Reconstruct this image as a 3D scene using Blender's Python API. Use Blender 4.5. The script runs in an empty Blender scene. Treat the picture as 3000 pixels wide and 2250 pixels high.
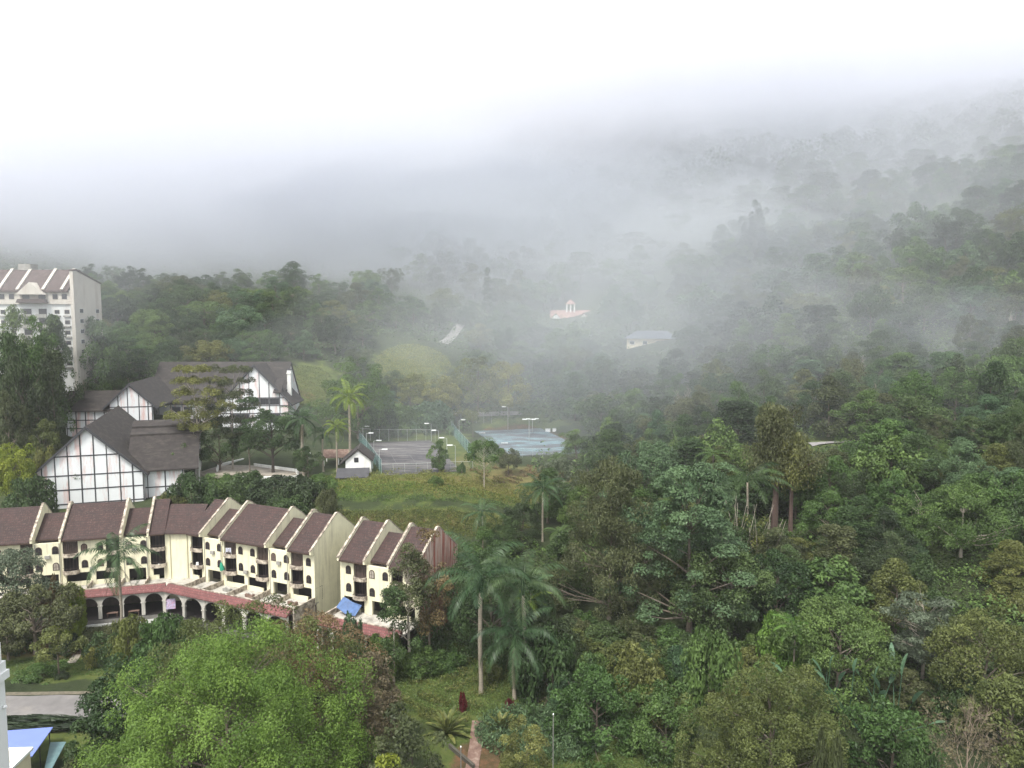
# Misty hill valley seen from a high window: row of old apartments, half-timbered hotel, courts, forest
import bpy, math, random
import numpy as np
from mathutils import Vector, Matrix

scene = bpy.context.scene
COL = scene.collection
F_PX, PITCH, EYE = 2180.0, math.radians(5.0), 50.0
CP, SP = math.cos(PITCH), math.sin(PITCH)


def at(px, py, D):
    """a point of the photograph (3000 x 2250) at forward distance D, as a place in the valley"""
    a, b = (px - 1500) / F_PX, (1125 - py) / F_PX
    dy, dz = CP + b * SP, -SP + b * CP
    k = D / dy
    return Vector((a * k, D, EYE + dz * k))


def at_z(px, py, z):
    a, b = (px - 1500) / F_PX, (1125 - py) / F_PX
    dy, dz = CP + b * SP, -SP + b * CP
    k = (z - EYE) / dz
    return Vector((a * k, dy * k, z))


def to_px(x, y, z):
    dz = z - EYE
    d = y * CP - dz * SP
    u = y * SP + dz * CP
    return 1500 + F_PX * x / d, 1125 - F_PX * u / d


# ---------------------------------------------------------------- objects
def tag(o, label=None, cat=None, group=None, kind=None):
    if label: o['label'] = label
    if cat: o['category'] = cat
    if group: o['group'] = group
    if kind: o['kind'] = kind
    return o


def thing(name, loc, label, cat, group=None, rz=0.0):
    o = bpy.data.objects.new(name, None)
    o.empty_display_size = 0.5
    COL.objects.link(o)
    o.location = loc
    o.rotation_euler = (0, 0, rz)
    return tag(o, label, cat, group)


def link(name, me, parent=None):
    o = bpy.data.objects.new(name, me)
    COL.objects.link(o)
    if parent is not None: o.parent = parent
    return o


def set_mat(o, m):
    s = o.material_slots[0]
    s.link = 'OBJECT'
    s.material = m


class MB:
    """collects shapes, links them as ONE mesh object"""
    def __init__(self, M=None):
        self.v, self.f, self.M = [], [], M

    def add(self, vs, fs):
        n = len(self.v)
        for p in vs:
            p = Vector(p)
            if self.M is not None: p = self.M @ p
            self.v.append(tuple(p))
        self.f += [tuple(i + n for i in f) for f in fs]
        return self

    def box(self, x0, x1, y0, y1, z0, z1):
        return self.add([(x0, y0, z0), (x1, y0, z0), (x1, y1, z0), (x0, y1, z0), (x0, y0, z1), (x1, y0, z1), (x1, y1, z1), (x0, y1, z1)],
                        [(0, 3, 2, 1), (4, 5, 6, 7), (0, 1, 5, 4), (1, 2, 6, 5), (2, 3, 7, 6), (3, 0, 4, 7)])

    def bar(self, a, b, w, d, up=(0, 0, 1)):
        """beam from a to b, w wide sideways, d deep along up"""
        a, b = Vector(a), Vector(b)
        t = (b - a).normalized()
        s = t.cross(Vector(up))
        if s.length < 1e-5: s = t.cross(Vector((0, 1, 0)))
        s.normalize()
        n = s.cross(t).normalized()
        s, n = s * w / 2, n * d / 2
        vs = [a - s - n, a + s - n, a + s + n, a - s + n, b - s - n, b + s - n, b + s + n, b - s + n]
        return self.add(vs, [(0, 1, 2, 3), (7, 6, 5, 4), (0, 4, 5, 1), (1, 5, 6, 2), (2, 6, 7, 3), (3, 7, 4, 0)])

    def prism(self, poly, axis, a0, a1):
        """polygon extruded along axis: poly in the other two coordinates"""
        n = len(poly)
        def P(q, a):
            return {'x': (a, q[0], q[1]), 'y': (q[0], a, q[1]), 'z': (q[0], q[1], a)}[axis]
        vs = [P(q, a0) for q in poly] + [P(q, a1) for q in poly]
        fs = [tuple(range(n - 1, -1, -1)), tuple(range(n, 2 * n))]
        fs += [(i, (i + 1) % n, n + (i + 1) % n, n + i) for i in range(n)]
        return self.add(vs, fs)

    def tube(self, pts, radii, n=6, cap=True):
        pts = [Vector(p) for p in pts]
        vs, fs = [], []
        for i, p in enumerate(pts):
            t = (pts[min(i + 1, len(pts) - 1)] - pts[max(i - 1, 0)])
            t = t.normalized() if t.length > 1e-9 else Vector((0, 0, 1))
            a = t.cross(Vector((0, 0, 1)))
            if a.length < 0.05: a = t.cross(Vector((0, 1, 0)))
            a.normalize()
            b = t.cross(a)
            for k in range(n):
                q = 2 * math.pi * k / n
                vs.append(p + (a * math.cos(q) + b * math.sin(q)) * radii[i])
        for i in range(len(pts) - 1):
            for k in range(n):
                k2 = (k + 1) % n
                fs.append((i * n + k, i * n + k2, (i + 1) * n + k2, (i + 1) * n + k))
        if cap:
            fs.append(tuple(range(n - 1, -1, -1)))
            fs.append(tuple((len(pts) - 1) * n + k for k in range(n)))
        return self.add(vs, fs)

    def mesh(self, name, mat):
        me = bpy.data.meshes.new(name)
        me.from_pydata(self.v, [], self.f)
        me.materials.append(mat)
        me.update()
        return me

    def build(self, name, mat, parent=None, smooth=False):
        me = self.mesh(name, mat)
        if smooth: me.polygons.foreach_set('use_smooth', [True] * len(me.polygons))
        return link(name, me, parent)


def np_mesh(name, V, Q, mat, tint=None, smooth=False):
    """mesh out of numpy arrays: V (n,3), Q (m,k) faces all of k corners; tint one number per face"""
    me = bpy.data.meshes.new(name)
    V = np.ascontiguousarray(V, dtype=np.float32)
    Q = np.ascontiguousarray(Q, dtype=np.int32)
    m, k = Q.shape
    me.vertices.add(len(V))
    me.vertices.foreach_set('co', V.ravel())
    me.loops.add(m * k)
    me.loops.foreach_set('vertex_index', Q.ravel())
    me.polygons.add(m)
    me.polygons.foreach_set('loop_start', np.arange(0, m * k, k, dtype=np.int32))
    me.polygons.foreach_set('loop_total', np.full(m, k, dtype=np.int32))
    if smooth: me.polygons.foreach_set('use_smooth', np.ones(m, dtype=bool))
    if tint is not None:
        a = me.attributes.new('tint', 'FLOAT', 'FACE')
        a.data.foreach_set('value', np.ascontiguousarray(tint, dtype=np.float32))
    me.materials.append(mat)
    me.update(calc_edges=True)
    return me


# ---------------------------------------------------------------- materials
def nodes(name):
    m = bpy.data.materials.new(name)
    m.use_nodes = True
    nt = m.node_tree
    nt.nodes.clear()
    out = nt.nodes.new('ShaderNodeOutputMaterial')
    return m, nt, out


def N(nt, t, **kw):
    n = nt.nodes.new(t)
    for k, v in kw.items():
        if k in n.inputs.keys(): n.inputs[k].default_value = v
        else: setattr(n, k, v)
    return n


def rgb(*c):
    return (c[0], c[1], c[2], 1.0)


def ramp(nt, fac, stops):
    r = nt.nodes.new('ShaderNodeValToRGB')
    e = r.color_ramp.elements
    while len(e) < len(stops): e.new(0.5)
    for i, (p, c) in enumerate(stops):
        e[i].position = p
        e[i].color = rgb(*c) if len(c) == 3 else c
    nt.links.new(fac, r.inputs[0])
    return r.outputs[0]


def mixc(nt, fac, a, b, mode='MIX'):
    n = nt.nodes.new('ShaderNodeMix')
    n.data_type = 'RGBA'
    n.blend_type = mode
    for sock, v in ((n.inputs[0], fac), (n.inputs[6], a), (n.inputs[7], b)):
        if hasattr(v, 'is_linked'): nt.links.new(v, sock)
        else: sock.default_value = v
    return n.outputs[2]


def noise(nt, coord, scale, detail=4, rough=0.6, stretch=None):
    if stretch is not None:
        mp = nt.nodes.new('ShaderNodeMapping')
        mp.inputs['Scale'].default_value = stretch
        nt.links.new(coord, mp.inputs[0])
        coord = mp.outputs[0]
    n = N(nt, 'ShaderNodeTexNoise', Scale=scale, Detail=detail, Roughness=rough)
    nt.links.new(coord, n.inputs['Vector'])
    return n.outputs['Fac']


def surf(name, base, rough=0.8, vary=0.25, scale=0.6, stain=None, stain_amt=0.0, stain_stretch=(1, 1, .15), stain_scale=0.9, bump=0.0, bump_scale=6.0, metallic=0.0, stain_lo=.5, stain_hi=.72):
    """weathered plain surface: base colour with large and small variation and an optional stain"""
    m, nt, out = nodes(name)
    co = N(nt, 'ShaderNodeTexCoord').outputs['Object']
    n1 = noise(nt, co, scale, 5, .65)
    lo = tuple(c * (1 - vary) for c in base)
    hi = tuple(min(.9, c * (1 + vary * .7)) for c in base)
    c = ramp(nt, n1, [(.3, lo), (.7, hi)])
    if stain is not None:
        n2 = noise(nt, co, stain_scale, 5, .7, stain_stretch)
        fac = ramp(nt, n2, [(stain_lo, (0, 0, 0)), (stain_hi, (stain_amt,) * 3)])
        c = mixc(nt, fac, c, rgb(*stain))
    b = N(nt, 'ShaderNodeBsdfPrincipled', Roughness=rough, Metallic=metallic)
    nt.links.new(c, b.inputs['Base Color'])
    if bump:
        bp = N(nt, 'ShaderNodeBump', Strength=bump, Distance=0.05)
        nt.links.new(noise(nt, co, bump_scale, 4, .6), bp.inputs['Height'])
        nt.links.new(bp.outputs[0], b.inputs['Normal'])
    nt.links.new(b.outputs[0], out.inputs[0])
    return m


def leafmat(name, dark, light, transl=0.32, rough=.5, var=.35):
    """foliage: each leaf face, each clump and each plant a little different"""
    m, nt, out = nodes(name)
    at_ = N(nt, 'ShaderNodeAttribute', attribute_name='tint').outputs['Fac']
    oi = N(nt, 'ShaderNodeObjectInfo')
    co = N(nt, 'ShaderNodeTexCoord').outputs['Object']
    nz = noise(nt, co, .35, 3, .6)
    ad = N(nt, 'ShaderNodeMath', operation='MULTIPLY_ADD')
    ad.inputs[1].default_value = .55
    nt.links.new(at_, ad.inputs[0])
    mu = N(nt, 'ShaderNodeMath', operation='MULTIPLY')
    mu.inputs[1].default_value = .45
    nt.links.new(nz, mu.inputs[0])
    nt.links.new(mu.outputs[0], ad.inputs[2])
    c = ramp(nt, ad.outputs[0], [(.15, dark), (.85, light)])
    hs = N(nt, 'ShaderNodeHueSaturation')
    mr = N(nt, 'ShaderNodeMapRange')
    mr.inputs['To Min'].default_value = 1 - var
    mr.inputs['To Max'].default_value = 1 + var
    nt.links.new(oi.outputs['Random'], mr.inputs['Value'])
    nt.links.new(mr.outputs[0], hs.inputs['Value'])
    mr2 = N(nt, 'ShaderNodeMapRange')
    mr2.inputs['To Min'].default_value = .515
    mr2.inputs['To Max'].default_value = .48
    nt.links.new(oi.outputs['Random'], mr2.inputs['Value'])
    nt.links.new(mr2.outputs[0], hs.inputs['Hue'])
    nt.links.new(c, hs.inputs['Color'])
    b = N(nt, 'ShaderNodeBsdfPrincipled', Roughness=rough)
    b.inputs['Specular IOR Level'].default_value = .25
    nt.links.new(hs.outputs[0], b.inputs['Base Color'])
    t = N(nt, 'ShaderNodeBsdfTranslucent')
    nt.links.new(hs.outputs[0], t.inputs[0])
    mx = N(nt, 'ShaderNodeMixShader')
    mx.inputs[0].default_value = transl
    nt.links.new(b.outputs[0], mx.inputs[1])
    nt.links.new(t.outputs[0], mx.inputs[2])
    nt.links.new(mx.outputs[0], out.inputs[0])
    return m
# ---------------------------------------------------------------- camera, light, air
cam = bpy.data.cameras.new('camera')
cam.sensor_width = 36.0
cam.lens = F_PX / 3000 * 36.0
cam.clip_end = 6000
cam.clip_start = 0.5
cam_o = bpy.data.objects.new('camera', cam)
COL.objects.link(cam_o)
cam_o.location = (0, 0, EYE)
cam_o.rotation_euler = (math.pi / 2 - PITCH, 0, 0)
scene.camera = cam_o

SUN_EL, SUN_AZ = math.radians(58), math.radians(205)   # azimuth clockwise from +Y: behind the camera, to its left
w = bpy.data.worlds.new('World')
scene.world = w
w.use_nodes = True
wt = w.node_tree
wt.nodes.clear()
wo = wt.nodes.new('ShaderNodeOutputWorld')
bg = wt.nodes.new('ShaderNodeBackground')
sky = wt.nodes.new('ShaderNodeTexSky')
sky.sky_type = 'NISHITA'
sky.sun_disc = False
sky.sun_elevation = SUN_EL
sky.sun_rotation = SUN_AZ
sky.dust_density = 3.0
sky.air_density = 1.0
hs = wt.nodes.new('ShaderNodeHueSaturation')
hs.inputs['Saturation'].default_value = 0.24     # overcast: cloud takes the blue out
wt.links.new(sky.outputs[0], hs.inputs['Color'])
wt.links.new(hs.outputs[0], bg.inputs[0])
bg.inputs[1].default_value = 0.13
wt.links.new(bg.outputs[0], wo.inputs[0])
sl = bpy.data.lights.new('sun', 'SUN')
sl.energy = 1.5
sl.angle = math.radians(11)
sl.color = (1.0, .96, .90)
so = bpy.data.objects.new('sun', sl)
COL.objects.link(so)
sd = Vector((math.sin(SUN_AZ) * math.cos(SUN_EL), math.cos(SUN_AZ) * math.cos(SUN_EL), math.sin(SUN_EL)))
so.rotation_euler = sd.to_track_quat('Z', 'Y').to_euler()
so.location = sd * 300

vs = scene.view_settings
vs.view_transform = 'Standard'
vs.look = 'None'
vs.exposure = EXPOSURE = 1.4
vs.gamma = 1.0
cy = scene.cycles
cy.max_bounces = 10
cy.diffuse_bounces = 2
cy.glossy_bounces = 1
cy.transmission_bounces = 3
cy.volume_bounces = 8
cy.transparent_max_bounces = 8
cy.use_denoising = True
scene.render.filter_size = 1.25
cy.sample_clamp_indirect = 6.0

# ---------------------------------------------------------------- terrain
def tps_fit(P, z, lam=2.0):
    n = len(P)
    d = np.linalg.norm(P[:, None] - P[None], axis=2)
    K = np.where(d > 0, d ** 2 * np.log(np.maximum(d, 1e-9)), 0) + lam * np.eye(n)
    A = np.zeros((n + 3, n + 3))
    A[:n, :n] = K
    A[:n, n] = 1
    A[:n, n + 1:] = P
    A[n, :n] = 1
    A[n + 1:, :n] = P.T
    return np.linalg.solve(A, np.concatenate([z, np.zeros(3)]))


GROUND = [(-90, 30, -4), (0, 20, -6), (90, 30, -5), (-100, 60, -4), (-60, 75, -4), (0, 70, -6), (60, 70, -6), (-60, 100, -3), (-95, 100, -3), (-20, 105, -4), (0, 105, -4.5), (30, 100, -4.5),
          (60, 95, -3), (110, 90, 4), (-30, 120, -4), (-60, 128, -4), (-95, 125, -4), (-130, 120, -2), (10, 125, -4), (40, 125, -2), (72, 120, 2.5), (120, 120, 11),
          (-30, 150, 0), (-60, 152, 1), (-95, 150, 1), (-130, 150, 1), (-12, 152, 1), (20, 150, 0), (45, 150, 4), (68, 150, 9), (110, 150, 17),
          (-40, 172, 7), (-20, 174, 7), (-8, 176, 6), (-70, 170, 4), (-110, 180, 2), (-150, 180, 3), (-90, 200, 5), (10, 180, 3), (40, 180, 5), (80, 190, 17), (128, 200, 24), (180, 200, 36),
          (-60, 205, 7), (-30, 200, 7), (-10, 203, 7.2), (-60, 240, 8.5), (-35, 250, 8), (-5, 225, 8), (16, 225, 8), (-5, 277, 8.3), (16, 277, 8.3), (-35, 225, 7.6), (40, 210, 8),
          (-100, 245, 12), (-140, 228, 14), (-160, 245, 26), (-180, 270, 30), (-115, 270, 17), (-86, 300, 24), (-45, 340, 30), (-60, 290, 17), (-20, 300, 15), (20, 310, 16), (60, 280, 17),
          (65, 350, 37), (105, 230, 27), (150, 260, 42), (220, 260, 60), (40, 430, 52), (-12, 420, 46), (110, 300, 42), (150, 330, 66), (209, 380, 92), (280, 340, 110), (344, 500, 152), (200, 500, 128), (80, 430, 62),
          (-150, 330, 40), (-150, 420, 58), (-80, 420, 56), (-220, 320, 44), (-260, 450, 64), (-200, 600, 128), (0, 600, 118), (140, 600, 150), (20, 500, 80),
          (-300, 800, 205), (0, 800, 215), (300, 800, 245), (500, 800, 272), (-600, 800, 200), (-700, 1000, 292), (-350, 1000, 288), (0, 1000, 285), (400, 1000, 305), (800, 1000, 345), (450, 450, 190), (-400, 400, 70), (-330, 200, 8), (300, 150, 60), (-200, 80, -4), (200, 60, 22)]
_P = np.array([(g[0], g[1]) for g in GROUND], float)
_W = tps_fit(_P, np.array([g[2] for g in GROUND], float))
# level pads: (centre x, y, half length, half width, angle, z, margin)
PADS = []


def ground(X, Y):
    X = np.atleast_1d(np.asarray(X, float)); Y = np.atleast_1d(np.asarray(Y, float))
    sh = X.shape
    Q = np.stack([X.ravel(), Y.ravel()], 1)
    z = np.empty(len(Q))
    for i in range(0, len(Q), 4000):
        d = np.linalg.norm(Q[i:i + 4000, None] - _P[None], axis=2)
        z[i:i + 4000] = (np.where(d > 0, d ** 2 * np.log(np.maximum(d, 1e-9)), 0) @ _W[:-3]) + _W[-3] + Q[i:i + 4000] @ _W[-2:]
    x, y = Q[:, 0], Q[:, 1]
    far = np.clip((y - 60) / 200, 0, 1)
    z = z + far * (1.2 * np.sin(x * .05 + 1) * np.cos(y * .043) + .6 * np.sin(x * .13 + y * .09))
    for cx, cy_, hl, hw, a, pz, mg in PADS:
        ca, sa = math.cos(a), math.sin(a)
        u = (x - cx) * ca + (y - cy_) * sa
        v = -(x - cx) * sa + (y - cy_) * ca
        dd = np.hypot(np.maximum(np.abs(u) - hl, 0), np.maximum(np.abs(v) - hw, 0))
        t = np.clip(1 - dd / mg, 0, 1)
        t = t * t * (3 - 2 * t)
        z = z * (1 - t) + pz * t
    return z.reshape(sh)


def gz(x, y):
    return float(ground(x, y)[0])


# ---- frames of the buildings that the pads need
def frame(o, u, z=0.0):
    """local axes: x along the facade, y back from the viewer, z up"""
    u = Vector((u[0], u[1], 0)).normalized()
    v = Vector((-u.y, u.x, 0))
    return Matrix(((u.x, v.x, 0, o[0]), (u.y, v.y, 0, o[1]), (0, 0, 1, z), (0, 0, 0, 1)))


EAVE = 9.7
LW0, LW1 = at_z(0, 1590, EAVE), at_z(489, 1557, EAVE)
RW0, RW1 = at_z(552, 1557, EAVE), at_z(920, 1617, EAVE)
BW0, BW1 = at_z(996, 1632, EAVE - .3), at_z(1226, 1668, EAVE - .3)
FLOOR0 = 0.55     # terrace level of the row of apartments

PADS += [(-62, 133, 40, 4, 0.0, -4.3, 5),
         (-95, 98, 60, 5.5, math.radians(1.0), -3.0, 5),       # the road
         (-31.6, 228, 12.5, 30, .267, 7.7, 6),                     # dark court
         (5.5, 253, 14.5, 29, .267, 8.2, 5),
         (81, 189.5, 9, 2.5, 0.0, 18.2, 4)]                          # blue court
# ---------------------------------------------------------------- materials of the buildings
M = {}
M['cream'] = surf('cream_render', (.71, .675, .48), .85, .10, .5, (.30, .27, .195), .65, (1.1, 1.1, .09), 1.0, stain_lo=.50, stain_hi=.74)
M['cream_dull'] = surf('cream_render_dull', (.62, .52, .28), .85, .10, .35, (.30, .24, .12), .5, (1.0, 1.0, .10), 1.0)
M['white'] = surf('white_paint', (.72, .72, .68), .7, .06, .8, (.35, .34, .29), .45, (1, 1, .15), 1.1)
M['archwhite'] = surf('shaded_arch_paint', (.52, .50, .44), .85, .12, .8, (.22, .20, .15), .7, (1, 1, .15), 1.0)  # stained white paint, toned darker so the colour carries the arches' shade
M['coping'] = surf('weathered_coping', (.50, .44, .35), .9, .3, 1.5, (.11, .085, .065), .85, (1, 1, 1), 1.3, stain_lo=.42, stain_hi=.58)
M['halfwhite'] = surf('white_panel', (.66, .68, .68), .8, .05, .3, (.52, .25, .20), .62, (.55, .55, .10), .8, stain_lo=.50, stain_hi=.64)
M['timber'] = surf('dark_timber', (.035, .036, .040), .7, .3, 2.0)
M['shingle'] = surf('dark_shingle', (.030, .025, .023), .9, .35, .8, (.070, .062, .050), .8, (.35, .35, 1.5), 1.0, bump=.5, bump_scale=5)
M['slate'] = surf('grey_slate', (.055, .055, .06), .8, .2, .8)
M['void'] = surf('interior_shade', (.018, .014, .015), .6, .3, .7)  # near-black: shade of rooms and recesses put into the colour
M['glass'] = surf('window_glass', (.03, .03, .035), .12, .2, 1.0)
M['curtain'] = surf('pale_curtain', (.34, .30, .25), .9, .3, 3.0)
M['curtain_dark'] = surf('brown_curtain', (.12, .085, .07), .9, .3, 3.0)
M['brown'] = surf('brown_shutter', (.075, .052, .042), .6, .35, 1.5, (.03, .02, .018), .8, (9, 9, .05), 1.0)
M['brownframe'] = surf('brown_frame', (.05, .03, .02), .6, .2, 2)
M['floor'] = surf('terrace_floor', (.42, .40, .35), .9, .35, .8, (.12, .11, .09), .7, (1, 1, 1), .6)
M['concrete'] = surf('grey_concrete', (.30, .29, .26), .9, .3, .7, (.10, .10, .08), .7, (1, 1, .3), .8)
M['darkdeck'] = surf('shade_dark_concrete', (.10, .097, .085), .9, .35, .7, (.03, .03, .025), .7)  # deck concrete darkened, the arcade's shade painted into it
M['pipe'] = surf('pipe_paint', (.45, .42, .28), .6, .1, 2)
M['blue'] = surf('blue_sheet', (.20, .27, .64), .4, .06, .5)
M['teal'] = surf('teal_sheet', (.13, .22, .225), .5, .2, .7, (.05, .12, .14), .6)
M['tarp'] = surf('blue_tarpaulin', (.06, .12, .26), .6, .35, 1.2)
M['steel'] = surf('steel_grey', (.42, .44, .42), .45, .1, 2, metallic=.3)
M['lamp'] = surf('lamp_white', (.85, .86, .84), .4, .03, 1)
M['redsheet'] = surf('red_stained_wall', (.30, .085, .06), .8, .3, 1.0, (.55, .48, .40), .85, (3, 3, .12), .8, stain_lo=.42, stain_hi=.6)
M['bluetile'] = surf('blue_grey_roof', (.115, .13, .155), .5, .12, .5, (.16, .17, .185), .5)
M['rustroof'] = surf('faded_red_roof', (.072, .050, .044), .85, .2, .5, (.15, .12, .105), .6)
M['paleroof'] = surf('sun_bleached_red_roof', (.34, .20, .165), .85, .2, .5)
M['palewall'] = surf('pale_wall', (.70, .62, .45), .85, .08, .4)
M['hotelwall'] = surf('hotel_wall', (.50, .47, .41), .85, .08, .25, (.28, .22, .17), .6, (1, 1, .2), .35)
M['hotelwhite'] = surf('hotel_white', (.58, .59, .57), .85, .06, .25, (.36, .32, .28), .5, (1, 1, .2), .35)
M['paving'] = surf('pale_paving', (.29, .26, .21), .9, .3, .6, (.14, .12, .09), .6, (1, 1, 1), .5)
M['brick_old'] = surf('old_brick', (.17, .105, .08), .9, .4, 1.2, (.28, .24, .19), .6, (1, 1, 1), 1.2)


def tiled(name, base, dark, row, col, light):
    """clay tiles in rows with weathering; u along the eave, rows follow height"""
    m, nt, out = nodes(name)
    tc = N(nt, 'ShaderNodeTexCoord')
    co = tc.outputs['Object']
    br = N(nt, 'ShaderNodeTexBrick')
    br.offset = .5
    mp = N(nt, 'ShaderNodeMapping')
    # rows by height (z), columns by x
    sx = N(nt, 'ShaderNodeSeparateXYZ')
    nt.links.new(co, sx.inputs[0])
    cb = N(nt, 'ShaderNodeCombineXYZ')
    nt.links.new(sx.outputs[0], cb.inputs[0])
    nt.links.new(sx.outputs[2], cb.inputs[1])
    nt.links.new(cb.outputs[0], br.inputs['Vector'])
    br.inputs['Scale'].default_value = 1.0
    br.inputs['Brick Width'].default_value = col
    br.inputs['Row Height'].default_value = row
    br.inputs['Mortar Size'].default_value = .035
    br.inputs['Mortar Smooth'].default_value = .6
    br.inputs['Color1'].default_value = rgb(*base)
    br.inputs['Color2'].default_value = rgb(*[c * .72 for c in base])
    br.inputs['Mortar'].default_value = rgb(*dark)
    n1 = noise(nt, co, .55, 6, .7)
    n2 = noise(nt, co, 3.5, 3, .6, (1, 1, .5))
    c = mixc(nt, ramp(nt, n1, [(.35, (0, 0, 0)), (.75, (.75,) * 3)]), br.outputs[0], rgb(*dark))
    c = mixc(nt, ramp(nt, n2, [(.56, (0, 0, 0)), (.72, (.5,) * 3)]), c, rgb(*light))
    b = N(nt, 'ShaderNodeBsdfPrincipled', Roughness=.85)
    nt.links.new(c, b.inputs['Base Color'])
    bp = N(nt, 'ShaderNodeBump', Strength=.6, Distance=.04)
    nt.links.new(br.outputs['Fac'], bp.inputs['Height'])
    bp.invert = True
    nt.links.new(bp.outputs[0], b.inputs['Normal'])
    nt.links.new(b.outputs[0], out.inputs[0])
    return m


M['tile'] = tiled('brown_clay_tile', (.066, .032, .027), (.022, .017, .016), .34, .36, (.16, .11, .085))
M['redtile'] = tiled('red_clay_tile', (.225, .075, .070), (.085, .040, .037), .26, .32, (.36, .22, .20))


def rel(root, Mw):
    return Matrix.Translation(-Vector(root.location)) @ Mw


def arch(u, w0, wd, h, n=6):
    """outline of an arched opening, (x, z) points"""
    r = wd / 2
    p = [(u - r, w0), (u + r, w0)]
    for i in range(n + 1):
        a = math.pi * i / n
        p.append((u + r * math.cos(a), w0 + h - r + r * math.sin(a)))
    return p


def arched_window(Mx, u, w0, root, wd=.88, h=1.3, v=0.0):
    o = MB(Mx).prism(arch(u, w0 - .1, wd + .22, h + .2), 'y', v - .05, v + .05).build('window', M['brownframe'], root)
    p = MB(Mx).prism(arch(u, w0, wd - .1, h - .06), 'y', v - .085, v - .052)
    k_ = int(abs(u * 13.7 + w0 * 5.1)) % 5
    p.build('pane', M[('glass', 'glass', 'curtain', 'glass', 'curtain_dark')[k_]], o)
    g = MB(Mx).box(u - .03, u + .03, v - .11, v - .087, w0, w0 + h - .1).box(u - wd / 2 + .05, u + wd / 2 - .05, v - .11, v - .0875, w0 + .55, w0 + .6)
    g.build('sash', M['brownframe'], o)


def balcony(Mx, u0, u1, w, root, h=.72, bulge=.95, rail=True):
    n = 10
    def ring(off, wz):
        uc, hw = (u0 + u1) / 2, (u1 - u0) / 2 - off
        return [(uc - hw * math.cos(math.pi * i / n), -max(0.0, (bulge - off) * math.sin(math.pi * i / n) ** .8) - .002, wz) for i in range(n + 1)]
    a, b, c, d = ring(0, w), ring(0, w + h), ring(.13, w + h), ring(.13, w + .22)
    vs, fs = a + b + c + d, []
    k = n + 1
    for i in range(n):
        for r in range(3):
            fs.append((r * k + i, r * k + i + 1, (r + 1) * k + i + 1, (r + 1) * k + i))
    fs.append(tuple(range(k - 1, -1, -1)))
    fs.append(tuple(3 * k + i for i in range(k)))
    o = MB(Mx).add(vs, fs).build('balcony', M['coping'], root)
    if rail:
        t = MB(Mx).tube(ring(.07, w + h + .42), [.028] * k, 4)
        for i in (2, 5, 8):
            p = ring(.07, w + h)[i]
            t.tube([p, (p[0], p[1], p[2] + .42)], [.02, .02], 4)
        t.build('railing', M['brownframe'], o)
    return o


def bay(Mx, b0, b1, root, top_shut, low_shut=False):
    """recessed bay of two floors with a round balcony on each"""
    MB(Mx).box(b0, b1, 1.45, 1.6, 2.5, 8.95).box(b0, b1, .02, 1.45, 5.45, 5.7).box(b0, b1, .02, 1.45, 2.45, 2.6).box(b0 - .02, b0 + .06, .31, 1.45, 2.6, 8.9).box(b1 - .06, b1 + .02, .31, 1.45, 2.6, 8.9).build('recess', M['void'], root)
    n = 7
    for shut, w0, w1 in ((top_shut, 5.72, 8.9), (low_shut, 2.62, 5.44)):
        if shut:
            m = MB(Mx)
            for i in range(n):
                x0 = b0 + .08 + (b1 - b0 - .16) * i / n
                x1 = b0 + .08 + (b1 - b0 - .16) * (i + 1) / n
                m.box(x0 + .035, x1 - .035, .22 + .03 * (i % 2), .30 + .03 * (i % 2), w0, w1)
            m.box(b0 + .06, b1 - .06, .34, .38, w0, w1)
            m.build('shutter', M['brown'], root)
        else:
            m = MB(Mx)
            for i in range(5):
                x = b0 + .1 + (b1 - b0 - .2) * i / 4
                m.box(x - .05, x + .05, 1.36, 1.44, w0, w1 - .3)
            m.box(b0 + .1, b1 - .1, 1.37, 1.445, w1 - .4, w1 - .3)
            m.build('door_frame', M['brown'], root)
    balcony(Mx, b0 - .12, b1 + .12, 2.42, root)
    balcony(Mx, b0 - .05, b1 + .05, 5.62, root, .7, .75, not top_shut)


def gable(Mx, u0, u1, root, mat='cream', deep=13.6, base=-4.4, name='gable_wall'):
    poly = [(-.85, 8.78), (-.85, 9.38), (6.4, 14.45), (7.0, 14.35), (deep, 9.2), (deep, base), (.31, base), (.31, 8.5)]
    MB(Mx).prism(poly, 'x', u0, u1).build(name, M[mat], root)
    # worn coping along the top
    cp = [(-.95, 9.36), (-.95, 9.52), (6.4, 14.62), (7.1, 14.5), (deep + .1, 9.32), (deep + .1, 9.18), (7.0, 14.36), (6.4, 14.46)]
    MB(Mx).prism(cp, 'x', u0 - .04, u1 + .04).build('coping', M['coping'], root)


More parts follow.
